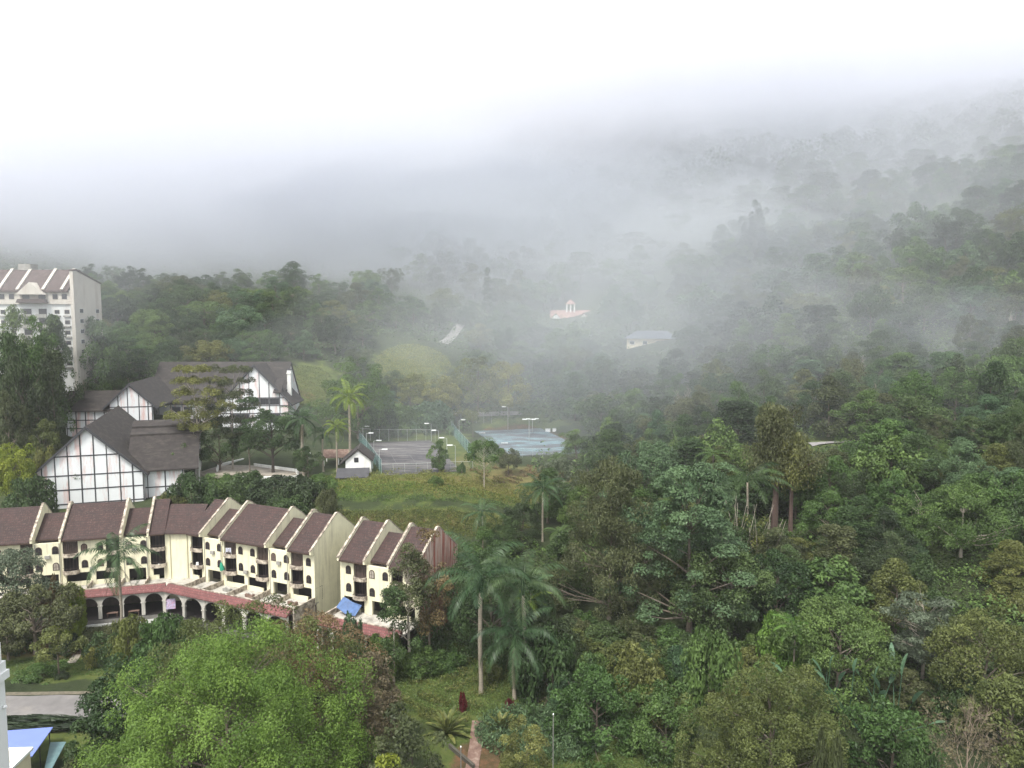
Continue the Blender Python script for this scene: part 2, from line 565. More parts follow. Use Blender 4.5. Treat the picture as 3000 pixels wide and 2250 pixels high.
def main_unit(Mx, u0, u1, bays, wins, root, left=True, right=True, lw=.34, right_mat='cream', open_rail=None):
    edges = sorted([x for b in bays for x in b[:2]])
    segs, x = [], u0
    for i in range(0, len(edges), 2):
        segs.append((x, edges[i]))
        x = edges[i + 1]
    segs.append((x, u1))
    m = MB(Mx)
    for a, b in segs:
        if b - a > .05: m.box(a, b, 0, .3, 2.5, 9.0)
    MB(Mx).box(u0, u1, .3, .34, -4.4, -.3).build('base_wall', M['brown'], root)     # behind the arcade; cream wall coloured dark to stand for shade
    # ground floor piers and low walls
    m.box(u0, u0 + .75, 0, .3, 0, 2.5).box(u1 - .75, u1, 0, .3, 0, 2.5)
    mid = (u0 + u1) / 2
    if u1 - u0 > 7: m.box(mid - .45, mid + .45, 0, .3, 0, 2.5)
    m.box(u0 + .75, u1 - .75 - .9, .05, .25, 0, .82)
    m.build('wall', M['cream'], root)
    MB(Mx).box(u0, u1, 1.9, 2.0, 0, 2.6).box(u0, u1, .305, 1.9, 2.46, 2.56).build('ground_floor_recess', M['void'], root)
    poly = [(-.78, 8.8), (-.78, 9.0), (6.4, 13.98), (7.0, 13.9), (13.5, 8.8), (13.5, 8.6), (7.0, 13.7), (6.4, 13.75)]
    MB(Mx).prism(poly, 'x', u0 + lw - .05, u1 - lw + .05).build('roof', M['tile'], root)
    MB(Mx).box(u0 + lw, u1 - lw, -.9, -.79, 8.72, 8.9).build('gutter', M['brownframe'], root)
    if left: gable(Mx, u0, u0 + lw, root)
    if right: gable(Mx, u1 - lw, u1, root, right_mat)
    for i, b in enumerate(bays):
        bay(Mx, b[0], b[1], root, b[2] if len(b) > 2 else (i % 2 == 0))
    for u in wins:
        arched_window(Mx, u, 6.55, root)
        arched_window(Mx, u, 3.45, root)


def low_unit(Mx, u0, u1, wins, root, proud=.12):
    m = MB(Mx)
    m.box(u0, u1, -proud, .3, 2.5, 8.45)
    m.box(u0, u0 + .9, -proud, .3, 0, 2.5).box(u1 - .5, u1, -proud, .3, 0, 2.5)
    MB(Mx).box(u0, u1, .3, .34, -4.4, -.3).build('base_wall', M['brown'], root)  # dark colour stands for the shade under the terrace
    m.build('wall', M['cream'], root)
    MB(Mx).box(u0, u1, 1.9, 2.0, 0, 2.6).box(u0, u1, .305, 1.9, 2.46, 2.56).build('ground_floor_recess', M['void'], root)
    MB(Mx).box(u0, u1, .302, 2.2, 8.0, 8.15).build('ledge', M['coping'], root)
    MB(Mx).box(u0, u1, 2.2, 2.3, 7.9, 9.0).build('recess', M['void'], root)
    poly = [(1.0, 8.75), (1.0, 8.95), (6.6, 12.5), (13.4, 8.6), (13.4, 8.4), (6.6, 12.3)]
    MB(Mx).prism(poly, 'x', u0 - .04, u1 + .04).build('roof', M['tile'], root)
    MB(Mx).box(u0 + .02, u1 - .02, .86, .99, 8.64, 8.9).build('gutter', M['brownframe'], root)
    for u in wins:
        arched_window(Mx, u, 6.45, root, v=-proud)
        arched_window(Mx, u, 3.35, root, v=-proud)


def arcade(Mx, L, root, n, w_lo=-4.3, w_hi=.05, skip0=0):
    """white arched wall with a red tiled lean-to on top; x runs along the front"""
    step = L / n
    m = MB(Mx)
    for i in range(n):
        u0, u1 = i * step, (i + 1) * step
        pw = .30
        a0, a1 = u0 + pw, u1 - pw
        r = (a1 - a0) / 2
        uc = (a0 + a1) / 2
        hs_ = w_hi - .45 - min(r, 1.75)
        k = 12
        crv = [(uc - r * math.cos(math.pi * j / k), hs_ + min(r, 1.75) * math.sin(math.pi * j / k)) for j in range(k + 1)]
        for (x0, x1) in ((u0, a0), (a1, u1)):
            m.box(x0, x1, 0, .32, w_lo, w_hi)
        for j in range(k):
            (xa, za), (xb, zb) = crv[j], crv[j + 1]
            m.add([(xa, 0, za), (xb, 0, zb), (xb, 0, w_hi), (xa, 0, w_hi), (xa, .32, za), (xb, .32, zb), (xb, .32, w_hi), (xa, .32, w_hi)],
                  [(0, 1, 2, 3), (5, 4, 7, 6), (4, 5, 1, 0)])
        m.box(u0 - .06 if i else u0, a0 + .12, -.07, .39, hs_ - .18, hs_ - .003)
        m.box(a1 - .12, u1, -.07, .39, hs_ - .18, hs_ - .003)
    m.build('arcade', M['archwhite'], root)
    poly = [(-.45, -.10), (-.45, .05), (1.15, .92), (1.3, .86), (1.3, .1)]
    MB(Mx).prism(poly, 'x', -.1, L + .1).build('tiled_canopy', M['redtile'], root)
    MB(Mx).box(-.1, L + .1, 1.31, 1.5, .05, 1.0).build('terrace_parapet', M['coping'], root)


def cross2(p, d, q, e):
    """where two lines in plan meet"""
    den = d.x * e.y - d.y * e.x
    t = ((q.x - p.x) * e.y - (q.y - p.y) * e.x) / den
    return Vector((p.x + d.x * t, p.y + d.y * t, 0))


# ---------------------------------------------------------------- the long bent row of apartments
row = thing('apartment_building', ((LW1.x + RW0.x) / 2, LW1.y, -4.0), 'long bent row of cream apartments with brown tiled roofs, round balconies and arched windows', 'apartment building')


def plane_u(O, d, px):
    """distance along a facade (from O along d) at which it is seen at column px"""
    a = (px - 1500) / F_PX
    den = d.x - a * d.y * 1.0
    # ray in plan (a', 1) with the depth correction of the tilted camera near eave height
    k = CP - SP * ((O.z - EAVE) * 0 + 1) * 0
    q = to_px(O.x, O.y, O.z)
    lo, hi = -60.0, 120.0
    for _ in range(50):
        mid = (lo + hi) / 2
        if to_px(O.x + d.x * mid, O.y + d.y * mid, 7.0)[0] < px: lo = mid
        else: hi = mid
    return (lo + hi) / 2


dl = (LW1 - LW0); dl.z = 0; LL = dl.length; dl.normalize()
dr = (RW1 - RW0); dr.z = 0; RL = dr.length; dr.normalize()
ML = rel(row, frame(LW0, dl, FLOOR0))
MR = rel(row, frame(RW0, dr, FLOOR0))
dc = (RW0 - LW1); dc.z = 0; CL = dc.length; dc.normalize()
MC = rel(row, frame(LW1, dc, FLOOR0))
ul = lambda px: plane_u(LW0, dl, px)
ur = lambda px: plane_u(RW0, dr, px)
main_unit(ML, ul(-120), ul(100), [(ul(60), ul(97), True), (ul(-60), ul(-20), False)], [ul(28), ul(-5)], row)
low_unit(ML, ul(100), ul(178), [ul(114), ul(163)], row)
main_unit(ML, ul(178), ul(360), [(ul(184), ul(229), True), (ul(310), ul(350), False)], [ul(247), ul(293)], row)
low_unit(ML, ul(360), ul(434), [ul(378), ul(421)], row)
main_unit(ML, ul(434), LL, [(ul(440), ul(484), False)], [], row, right=False)
# the chamfer between the two wings
MB(MC).box(-.05, CL + .05, 0, .3, -4.4, 9.0).build('wall', M['cream'], row)
MB(MC).prism([(-.7, 8.8), (-.7, 9.0), (5.6, 13.1), (12, 8.8), (12, 8.6), (5.6, 12.8)], 'x', -1.6, CL + 1.6).build('roof', M['tile'], row)
for x in (.55, CL - .3):
    MB(MC).tube([(x, -.09, 0), (x, -.09, 8.6)], [.07, .07], 5).build('downpipe', M['pipe'], row)
main_unit(MR, 0, ur(598), [(ur(560), ur(594), False)], [], row, left=False)
low_unit(MR, ur(598), ur(652), [ur(610), ur(644)], row)
main_unit(MR, ur(652), ur(789), [(ur(657), ur(692), True), (ur(752), ur(786), True)], [ur(705), ur(740)], row)
low_unit(MR, ur(789), ur(847), [ur(803), ur(840)], row)
main_unit(MR, ur(847), RL, [(ur(852), ur(888), True)], [ur(904)], row, right_mat='cream')
# rain pipes at the joints and cooling units on the walls
for Mx_, us in ((ML, [ul(100) + .2, ul(178) - .2, ul(360) + .2, ul(434) - .2]), (MR, [ur(598) + .25, ur(652) - .25, ur(789) + .25, ur(847) - .25])):
    for u in us:
        MB(Mx_).tube([(u, -.2, 0), (u, -.2, 8.3)], [.055, .055], 5).build('downpipe', M['concrete'], row)
for Mx_, u, w_ in ((ML, ul(140), 5.6), (ML, ul(270), 2.9), (ML, ul(395), 6.0), (MR, ur(626), 5.7), (MR, ur(722), 3.1), (MR, ur(820), 5.9)):
    MB(Mx_).box(u - .42, u + .42, -.52, -.13, w_, w_ + .6).build('cooling_unit', M['concrete'], row)
# terrace, arcade and the deck in front of it
OFF = 6.6
nl, nr = Vector((dl.y, -dl.x, 0)), Vector((dr.y, -dr.x, 0))     # towards the viewer
CORN = cross2(LW0 + nl * OFF, dl, RW0 + nr * OFF, dr)
A0 = LW0 + nl * OFF + dl * ul(190)
A1 = RW0 + nr * OFF + dr * (RL - .4)
zt = row.location.z
def flat(p): return Vector((p.x - row.location.x, p.y - row.location.y))
terr = [flat(p) for p in (LW0 + dl * ul(-120) + nl * 5.4, cross2(LW0 + nl * 5.4, dl, RW0 + nr * 5.4, dr), RW1 + nr * 5.4, RW1 - nr * 1, RW0 - nr * .5, LW1 - nl * .5, LW0 + dl * ul(-120) - nl * 1)]
MB().prism([tuple(p) for p in terr], 'z', FLOOR0 - zt - .28, FLOOR0 - zt - .01).build('terrace', M['floor'], row)
L1 = (CORN - A0); L1.z = 0
L2 = (A1 - CORN); L2.z = 0
arcade(rel(row, frame(A0, dl, FLOOR0)), L1.length, row, 5)
arcade(rel(row, frame(CORN, dr, FLOOR0)), L2.length, row, 6)
fl = [flat(p_) for p_ in (A0 - dl * 1 , CORN, A1, RW1, RW0, LW1, LW0 + dl * ul(150))]
MB().prism([tuple(p_) for p_ in fl], 'z', FLOOR0 - zt - 4.8, FLOOR0 - zt - 4.41).build('arcade_floor', M['void'], row)  # near-black floor, arcade shade painted in
d2 = MB(rel(row, frame(CORN, dr, FLOOR0)))
d2.box(0, L2.length, -1.6, -.06, -4.8, -4.42).build('deck', M['darkdeck'], row)
# partition walls between the private terraces
for px in (598, 652, 720, 789, 847):
    u = ur(px)
    MB(MR).box(u - .1, u + .1, -5.25, -.05, 0, .95).build('terrace_divider', M['coping'], row)
for px in (178, 268, 360, 434):
    u = ul(px)
    MB(ML).box(u - .1, u + .1, -5.25, -.2, 0, .9).build('terrace_divider', M['coping'], row)
MB(MR).box(RL - .35, RL, -5.4, -.02, -4.4, 1.0).build('end_wall', M['coping'], row)
dk = MB(rel(row, frame(LW0 + nl * OFF + dl * ul(190), dl, FLOOR0)))
dk.box(-1, L1.length + 1.5, -2.6, -.05, -4.75, -4.4).build('deck', M['darkdeck'], row)
dk = MB(rel(row, frame(LW0 + nl * OFF + dl * ul(190), dl, FLOOR0)))
dk.box(-1, L1.length + 1.5, -2.75, -2.62, -4.85, -4.2).build('deck_edge', M['white'], row)

# things left on the balconies and terraces
def local(Mw, p):
    return Mw @ Vector(p)


def plastic_chair(pos, rz, label):
    t = thing('plastic_chair', pos, label, 'chair', rz=rz)
    m = MB().box(-.22, .22, -.22, .22, .40, .44)
    m.build('seat', M['lamp'], t)
    MB().box(-.22, .22, .19, .23, .44, .88).build('backrest', M['lamp'], t)
    for sx in (-1, 1):
        for sy in (-1, 1):
            MB().tube([(sx * .2, sy * .2, 0), (sx * .19, sy * .19, .4)], [.022, .022], 5).build('leg', M['lamp'], t)


FRr, FRl = frame(RW0, dr, FLOOR0), frame(LW0, dl, FLOOR0)
plastic_chair(local(FRr, ((ur(560) + ur(594)) / 2 + .2, -.25, 2.64)), .4, 'white plastic chair on a lower balcony beside the inner corner of the cream row')
cl = thing('clothes_rack', local(FRr, (ur(672), -.25, 5.84)), 'white drying rack with laundry on an upper balcony of the cream row', 'clothes rack')
MB().bar((-.5, 0, 0), (-.5, 0, 1.5), .04, .04).bar((.5, 0, 0), (.5, 0, 1.5), .04, .04).bar((-.5, 0, 1.5), (.5, 0, 1.5), .04, .04, (0, 1, 0)).bar((-.5, 0, .8), (.5, 0, .8), .04, .04, (0, 1, 0)).build('frame', M['lamp'], cl)
MB().box(-.4, -.1, -.03, .0, .75, 1.48).box(-.02, .2, -.03, .0, .95, 1.48).box(.26, .46, -.03, .0, .7, 1.48).build('laundry', surf('laundry_cloth', (.55, .56, .66), .9, .4, 6), cl)
um = thing('garden_umbrella', local(FRr, (ur(652) + .35, -.55, 2.6)), 'folded green parasol leaning out of a lower balcony of the cream row', 'umbrella')
MB().tube([(0, 0, 0), (-.15, -.1, 2.1)], [.03, .03], 5).build('pole', M['steel'], um)
MB().tube([(0, 0, .5), (-.06, -.05, 1.0), (-.12, -.08, 1.6), (-.15, -.1, 2.05)], [.48, .42, .25, .03], 7).build('canopy', surf('green_canvas', (.02, .28, .16), .8, .2, 3), um)
dish = thing('laundry_bundle', local(frame(LW0, dl, FLOOR0), (ul(465), -.45, 2.66)), 'white bundle of washing on a lower balcony left of the inner corner', 'laundry')
MB().tube([(-.3, 0, .1), (-.1, 0, .25), (.2, 0, .2), (.35, 0, .1)], [.1, .22, .2, .08], 7).build('cloth', M['lamp'], dish)
# tables and odds and ends under the arches and on the roof terraces
rs = random.Random(4)
FA = frame(A0, dl, FLOOR0)
def table(pos, rz, label, mat):
    t = thing('table', pos, label, 'table', rz=rz)
    MB().box(-.9, .9, -.4, .4, .70, .76).build('table_top', mat, t)
    for sx in (-1, 1):
        for sy in (-1, 1):
            MB().box(sx * .8 - .03, sx * .8 + .03, sy * .33 - .03, sy * .33 + .03, 0, .70).build('leg', mat, t)
table(local(FA, (L1.length * .5, .9, -4.39)), FA.to_euler().z, 'brown table under the arch right behind the slender palm trunk', M['brick_old'])
table(local(FA, (L1.length * .7, .9, -4.39)), FA.to_euler().z, 'brown table under the fourth arch of the white arcade', M['brick_old'])
bn = thing('banner', local(frame(CORN, dr, FLOOR0), (.9, .6, -3.6)), 'small lilac printed banner hanging inside the arch at the bend of the arcade', 'banner', rz=FA.to_euler().z)
MB().box(-.8, .8, -.02, .02, 0, 1.9).build('sheet', surf('banner_print', (.55, .48, .66), .8, .5, 3.5, (.75, .2, .3), .8, (1, 1, 1), 2.2), bn)
MB().bar((-.85, 0, 1.92), (.85, 0, 1.92), .05, .05, (0, 1, 0)).build('rod', M['steel'], bn)
for i, (px, v, lab) in enumerate(((690, -2.2, 'grey water tank and planter on the roof terrace below the widest right-hand roof'), (760, -2.6, 'brown planter box on the terrace under the second balcony pair of the right wing'),
                                  (880, -2.2, 'low planter box with rubble on the last terrace of the right wing'))):
    t = thing('planter', local(FRr, (ur(px), v, 0)), lab, 'planter', rz=-.5)
    MB().box(-.9, .9, -.35, .35, 0, .55).build('tub', M['brick_old'] if i else M['concrete'], t)
    MB().tube([(-.6, 0, .56), (-.1, .05, .85), (.6, 0, .57)], [.12, .3, .12], 6).build('soil', M['floor'], t)

# ---------------------------------------------------------------- the second, shorter block
blk = thing('apartment_building', (BW0.x, BW0.y, -4.0), 'short cream apartment block with three brown roofs, half hidden behind the white-trunked tree', 'apartment building')
db = (BW1 - BW0); db.z = 0; BL = db.length; db.normalize()
FB0 = FLOOR0 - .3
MBk = rel(blk, frame(BW0, db, FB0))
ub = lambda px: plane_u(BW0, db, px)
main_unit(MBk, 0, ub(1077), [(ub(1036), ub(1074), True)], [ub(1021)], blk)
low_unit(MBk, ub(1077), ub(1142), [ub(1091), ub(1130)], blk)
main_unit(MBk, ub(1142), BL, [(ub(1147), ub(1180), False)], [ub(1200)], blk, right_mat='redsheet')
nb = Vector((db.y, -db.x, 0))
B0 = BW0 + nb * OFF
arcade(rel(blk, frame(B0, db, FB0)), BL, blk, 5)
MB(MBk).box(0, BL, -5.28, .3, -.28, -.01).build('terrace', M['floor'], blk)
MB(MBk).box(0, .35, -5.4, -.02, -4.4, .95).build('end_wall', M['coping'], blk)
MB(MBk).prism([(3, 6.2), (3, 6.35), (3.05, 6.4), (4.5, 7.8), (6, 6.4), (6, 6.2)], 'x', -1.3, -.02).build('awning', M['tile'], blk)
MB(MBk).prism([(3, 2.2), (3, 2.35), (3.05, 2.4), (4.5, 3.8), (6, 2.4), (6, 2.2)], 'x', -1.3, -.02).build('awning', M['redtile'], blk)
MB(MBk).box(-1.0, -.02, 3.2, 5.8, -4.3, 2.2).box(-1.0, -.02, 3.2, 5.8, 2.41, 6.2).build('stair_bay', M['white'], blk)
tp = thing('tarpaulin', local(frame(BW0, db, FB0), (ub(1022), -.1, 2.1)), 'blue tarpaulin stretched under the lower balcony of the short cream block', 'tarpaulin', rz=math.atan2(db.y, db.x))
m = MB()
nn = 8
vv, ff = [], []
for i in range(nn + 1):
    for j in range(5):
        x, y = i / nn, j / 4
        vv.append((-1.0 + 3.8 * x, -.25 - 2.0 * y, .25 - .95 * x - 1.15 * y + .25 * (x - .5) ** 2 - .4 * math.sin(math.pi * x) * y * .6 + .08 * math.sin(9 * x)))
for i in range(nn):
    for j in range(4):
        a = i * 5 + j
        ff.append((a, a + 1, a + 6, a + 5))
m.add(vv, ff).build('sheet', M['tarp'], tp)

# ---------------------------------------------------------------- the half-timbered hotel
def timber_wall(Mx, poly, grid_x, grid_z, root, mat='halfwhite', v=0.0, thick=.3, bw=.30):
    """flat wall of outline poly (x, z) with a grid of dark timbers standing 5 cm proud, clipped to the outline"""
    MB(Mx).prism(poly, 'y', v, v + thick).build('wall', M[mat], root)
    n = len(poly)

    def cut(val, ax):
        xs = []
        for i in range(n):
            p, q = poly[i], poly[(i + 1) % n]
            if (p[ax] - val) * (q[ax] - val) < 0:
                t = (val - p[ax]) / (q[ax] - p[ax])
                xs.append(p[1 - ax] + (q[1 - ax] - p[1 - ax]) * t)
        return sorted(xs)
    m = MB(Mx)
    for x in grid_x:
        c = cut(x, 0)
        for a, b in zip(c[0::2], c[1::2]): m.box(x - bw * (.44 + .12 * math.sin(x * 7)), x + bw * (.44 + .12 * math.cos(x * 5)), v - .09, v - .002, a, b)
    for z in grid_z:
        c = cut(z, 1)
        for a, b in zip(c[0::2], c[1::2]): m.box(a, b, v - .07, v - .003, z - bw / 2, z + bw / 2)
    m.build('timber_frame', M['timber'], root)


def saddle(Mx, hw, zr, ze, y0, y1, over, root, thick=.35, cx=0.0):
    """saddle roof whose ridge runs along y; hw half width at the eaves"""
    sl = (zr - ze) / hw
    e = hw + over
    ze2 = zr - sl * e
    poly = [(cx - e, ze2), (cx, zr), (cx + e, ze2), (cx + e, ze2 + thick), (cx, zr + thick * 1.4), (cx - e, ze2 + thick)]
    MB(Mx).prism(poly, 'y', y0, y1).build('roof', M['shingle'], root)
    # barge boards
    b = MB(Mx)
    b.prism([(cx - e, ze2 - .25), (cx, zr - .35), (cx + e, ze2 - .25), (cx + e, ze2 + thick + .05), (cx, zr + thick * 1.4 + .07), (cx - e, ze2 + thick + .05)], 'y', y0 - .12, y0 - .003)
    b.build('barge_board', M['timber'], root)


hall_o = at_z(252, 1262, 22.2)
hall_o = at(252, 1262, 185.3)
hotel = thing('half_timbered_hotel', (hall_o.x, hall_o.y, 2.0), 'white half-timbered hotel of several wings under steep dark shingle roofs', 'hotel')
ah = math.radians(19)
hu = Vector((math.cos(ah), math.sin(ah)))
MH = rel(hotel, frame(hall_o, hu, 0))
ZE, ZR, HW = 10.9, 22.7, 12.6
gp = [(-HW, 0), (HW, 0), (HW, ZE), (0, ZR), (-HW, ZE)]
timber_wall(MH, gp, [-10.2 + 2.9 * i for i in range(8)] + [-HW + .13, HW - .13], [3.6, 7.2, ZE - .05, 15.7], hotel)
saddle(MH, HW, ZR, ZE, -.8, 52, 1.2, hotel)
MB(MH).box(-HW, -HW + .3, .3, 50, 0, ZE).box(HW - .3, HW, .3, 50, 0, ZE).build('side_wall', M['halfwhite'], hotel)
for x in (-11.2, -9.0):
    o = MB(MH).box(x - .5, x + .5, -.09, -.004, 9.2, 10.2).build('window', M['timber'], hotel)
    MB(MH).box(x - .36, x + .36, -.12, -.092, 9.34, 10.06).build('pane', M['glass'], o)
# cross wing to its right with the stepped roof
X0, X1 = HW - .6, HW + 12.6
MB(MH).prism([(1.2, 10.35), (1.2, 10.75), (9.5, 18.6), (9.5, 19.15), (12.8, 20.3), (12.8, 20.85), (16.3, 21.9), (17.3, 21.9), (24, 14), (24, 13.6), (17, 21.4), (12.8, 19.8), (9.5, 18.1)], 'x', X0 - 3.5, X1 + .5).build('roof', M['shingle'], hotel)
timber_wall(MH, [(HW + .02, 0), (X1 - 3.2, 0), (X1 - 3.2, 10.9), (HW + .02, 10.9)], [HW + .6, HW + 4.8, X1 - 3.5], [6.0, 10.7], hotel, v=2.4)
MB(MH).prism([(2.7, 0), (2.7, 10.5), (17, 21.2), (24, 13.4), (24, 0)], 'x', X1 - .45, X1 - .2).build('side_wall', M['concrete'], hotel)
for y, z in ((5, 13), (9.6, 17.5), (12.9, 19.4)):
    MB(MH).box(X1 + .2, X1 + .45, y, y + .3, z - 9, z).build('post', M['white'], hotel)
# lower gabled wing behind
g2 = at(383, 1195, 231)
MG = rel(hotel, frame(g2, Vector((math.cos(.2), math.sin(.2))), 0))
timber_wall(MG, [(-6, 8), (6.4, 8), (6.4, 22.9), (-.6, 29.2), (-6, 23.6)], [-3.6, -.8, 2.4, 5.0, 6.2], [18.2, 22.6], hotel)
saddle(MG, 7.0, 29.6, 22.9, -.7, 40, .9, hotel)
g3 = at(186, 1200, 229)
M3 = rel(hotel, frame(g3, Vector((math.cos(.1), math.sin(.1))), 0))
timber_wall(M3, [(.6, 6), (14, 6), (14, 22.0), (.6, 22.0)], [.8, 3.6, 6.4, 9.2, 12], [13.4, 16.0, 18.6, 21.8], hotel)
MB(M3).prism([(-1.0, 21.3), (-1.0, 21.7), (5, 27.4), (11, 21.7), (11, 21.3), (5, 27.0)], 'x', -.6, 16).build('roof', M['shingle'], hotel)
MB(M3).prism([(.3, 6), (.3, 22), (5, 26.9), (10, 22), (10, 6)], 'x', .3, .6).build('side_wall', M['halfwhite'], hotel)
# long back wing with the big right-hand gable
g4 = at(748, 1182, 255)
M4 = rel(hotel, frame(g4, Vector((1, .03)), 0))
timber_wall(M4, [(-11.5, 4), (11.5, 4), (11.5, 21.3), (0, 33.6), (-11.5, 21.3)], [-8.6, -5.2, -2.0, 1.5, 4.8, 8.4, 11.3], [17.5, 20.2, 22.9], hotel)
saddle(M4, 11.9, 34, 21.3, -.8, 15, 1.0, hotel)
o = None
for (x0, x1, z0, z1) in ((1.7, 4.6, 20.5, 22.7), (5.0, 8.2, 20.5, 22.7), (4.9, 8.3, 14.2, 17.3), (-1.8, 1.4, 20.5, 22.7), (1.7, 4.6, 14.2, 17.3), (-5, -2.2, 14.2, 17.3), (-8.4, -5.4, 14.2, 17.3)):
    o = MB(M4).box(x0, x1, -.05, -.0035, z0, z1).build('window', M['timber'], hotel)
    q = MB(M4)
    for k in range(3):
        a = x0 + .15 + (x1 - x0 - .2) * k / 3
        q.box(a, a + (x1 - x0 - .2) / 3 - .14, -.08, -.052, z0 + .15, z1 - .15)
    q.build('pane', M['glass'], o)
MB(M4).prism([(1.5, 20.6), (1.5, 21.1), (14, 34.6), (26, 21), (26, 20.6), (14, 34.1)], 'x', -38, 9.0).build('roof', M['shingle'], hotel)
MB(M4).prism([(3, 4), (3, 21), (14, 33.6), (25, 21), (25, 4)], 'x', 8.4, 8.7).build('side_wall', M['halfwhite'], hotel)
timber_wall(M4, [(-38, 4), (-11.6, 4), (-11.6, 20.6), (-38, 20.6)], [-37.8, -34, -30, -26, -22, -18, -14], [12.6, 16.0, 20.4], hotel, v=2.6)
for x in (-36, -28, -24, -16):
    o = MB(M4).box(x - 1.5, x + 1.5, 2.5, 2.552, 16.6, 19.6).build('window', M['timber'], hotel)
    MB(M4).box(x - 1.25, x + 1.25, 2.47, 2.498, 16.85, 19.35).build('pane', M['glass'], o)
MB(M4).box(9.4, 10.7, 6.2, 7.5, 8, 32).box(9.2, 10.9, 6.0, 7.7, 30.7, 31.1).build('chimney', M['white'], hotel)
MB(M4).box(9.3, 10.8, 6.1, 7.6, 32.003, 32.3).build('chimney_cap', M['timber'], hotel)
MB(M4).prism([(-1.2, 24.6), (-1.2, 25), (3.5, 29), (3.5, 28.5)], 'x', 6.5, 9.2).build('dormer_roof', M['shingle'], hotel)
# entrance porch between the wings
MB(M4).box(-36, -16, -7, 2.4, 9.6, 10.2).build('porch_roof', M['shingle'], hotel)
for x in (-35, -30, -25, -20):
    MB(M4).box(x - .25, x + .25, -6.8, -6.3, 2, 9.6).build('post', M['white'], hotel)

# ---------------------------------------------------------------- pale hotel block at the left edge
h0 = at(214, 960, 236)
block = thing('hotel_block', (h0.x, h0.y, 22), 'tall pale hotel block with red-brown roofs and rows of small windows', 'hotel')
MK = rel(block, frame(h0, Vector((1, .015)), 0))
ZT = 59.0
MB(MK).box(-46, 0, 0, 15, 22, ZT).build('wall', M['hotelwhite'], block)
MB(MK).prism([(-.6, 22), (-.6, 65.0), (1.2, 65.2), (15.4, 61.6), (15.4, 22)], 'x', .01, 1.1).build('end_wall', M['hotelwall'], block)
MB(MK).prism([(-.8, 65.01), (-.8, 65.5), (1.3, 65.7), (15.7, 62.0), (15.7, 61.6), (1.2, 65.23)], 'x', -.1, 1.3).build('coping', M['rustroof'], block)
MB(MK).box(-46, .0, -.5, -.01, 54.6, 55.6).build('cornice', M['hotelwall'], block)
MB(MK).box(-46, .0, -.3, -.012, 55.62, 58.6).build('upper_band', M['hotelwall'], block)
MB(MK).prism([(-1.0, 58.3), (-1.0, 58.9), (6.5, 65.8), (14, 58.9), (14, 58.4), (6.5, 65.2)], 'x', -46, -.6).build('roof', M['rustroof'], block)
for x in (-2.4, -8.2, -16.2, -22, -30, -38):
    MB(MK).bar((x, -1.1, 59.1), (x - .0, 6.5, 66.0), .9, .5).build('roof_rib', M['hotelwall'], block)
MB(MK).prism([(-16, 57.6), (-7.2, 57.6), (-11.6, 61.4)], 'y', -2.4, 3).build('pediment', M['hotelwall'], block)
MB(MK).prism([(-16.2, 55.0), (-7.0, 55.0), (-7.6, 56.2), (-15.6, 56.2)], 'y', -2.2, -.52).build('canopy', M['rustroof'], block)
MB(MK).box(-20, -16, 6, 10, 65.6, 67.6).build('roof_tank', M['concrete'], block)


def hotel_window(x, z, wd, h, v, ledge=True):
    o = MB(MK).box(x - wd / 2 - .12, x + wd / 2 + .12, v - .06, v - .004, z - .12, z + h + .12).build('window', M['hotelwall'], block)
    MB(MK).box(x - wd / 2, x + wd / 2, v - .09, v - .062, z, z + h).build('pane', M['glass'], o)
    if ledge:
        MB(MK).box(x - wd / 2 - .3, x + wd / 2 + .3, v - .55, v - .061, z - 1.0, z - .55).build('sill', M['concrete'], o)


for k in range(6):
    z = 51.6 - 3.25 * k
    for x in (-1.6, -4.7, -18.6, -21.6, -25.6, -28.8): hotel_window(x, z, 1.5, 1.2, 0)
    for x in (-9.2, -14.0):
        o = MB(MK).box(x - 1.25, x + 1.25, -.055, -.004, z - .9, z + 1.6).build('balcony', M['void'], block)  # flat near-black panel stands for the shaded balcony opening
        MB(MK).box(x - 1.7, x + 1.7, -1.1, -.06, z - 1.25, z - .95).box(x - 1.7, x + 1.7, -1.1, -1.0, z - .95, z - .1).build('railing', M['concrete'], o)
for x in (-2, -4.9, -9, -14, -18.5, -21.5): hotel_window(x, 56.2, 2.2 if x in (-9, -14) else 1.6, 1.6, -.302, False)
for k in range(6):
    z = 51.8 - 3.25 * k
    for y in (3.2, 12.6):
        o = MB(MK).box(1.102, 1.15, y - 1.1, y + 1.1, z, z + 1.5).build('window', M['hotelwhite'], block)
        MB(MK).box(1.152, 1.18, y - .95, y + .95, z + .15, z + 1.35).build('pane', M['glass'], o)

# ---------------------------------------------------------------- white cottage with the lean-to
c0 = at(1050, 1385, 200)
cot = thing('cottage', (c0.x, c0.y, 7.1), 'small white cottage with a steep dark roof beside the dark court', 'house')
cz = gz(c0.x, c0.y)
MCt = rel(cot, frame(c0, Vector((math.cos(.12), math.sin(.12))), 7.1))
MB(MCt).prism([(-3.4, 0), (3.4, 0), (3.4, 4.4), (0, 7.2), (-3.4, 4.4)], 'y', 0, 9).build('wall', M['white'], cot)
MB(MCt).prism([(-4.9, 3.5), (0, 7.5), (4.0, 4.2), (4.0, 4.45), (0, 7.85), (-4.9, 3.75)], 'y', -.6, 9.5).build('roof', M['shingle'], cot)
o = MB(MCt).box(-1.1, .1, -.08, -.003, 4.0, 5.3).build('window', M['timber'], cot)
MB(MCt).box(-.98, -.02, -.11, -.082, 4.12, 5.18).build('pane', M['glass'], o)
MB(MCt).box(-.2, .2, -.12, -.03, 6.2, 6.6).build('gable_lamp', M['lamp'], cot)
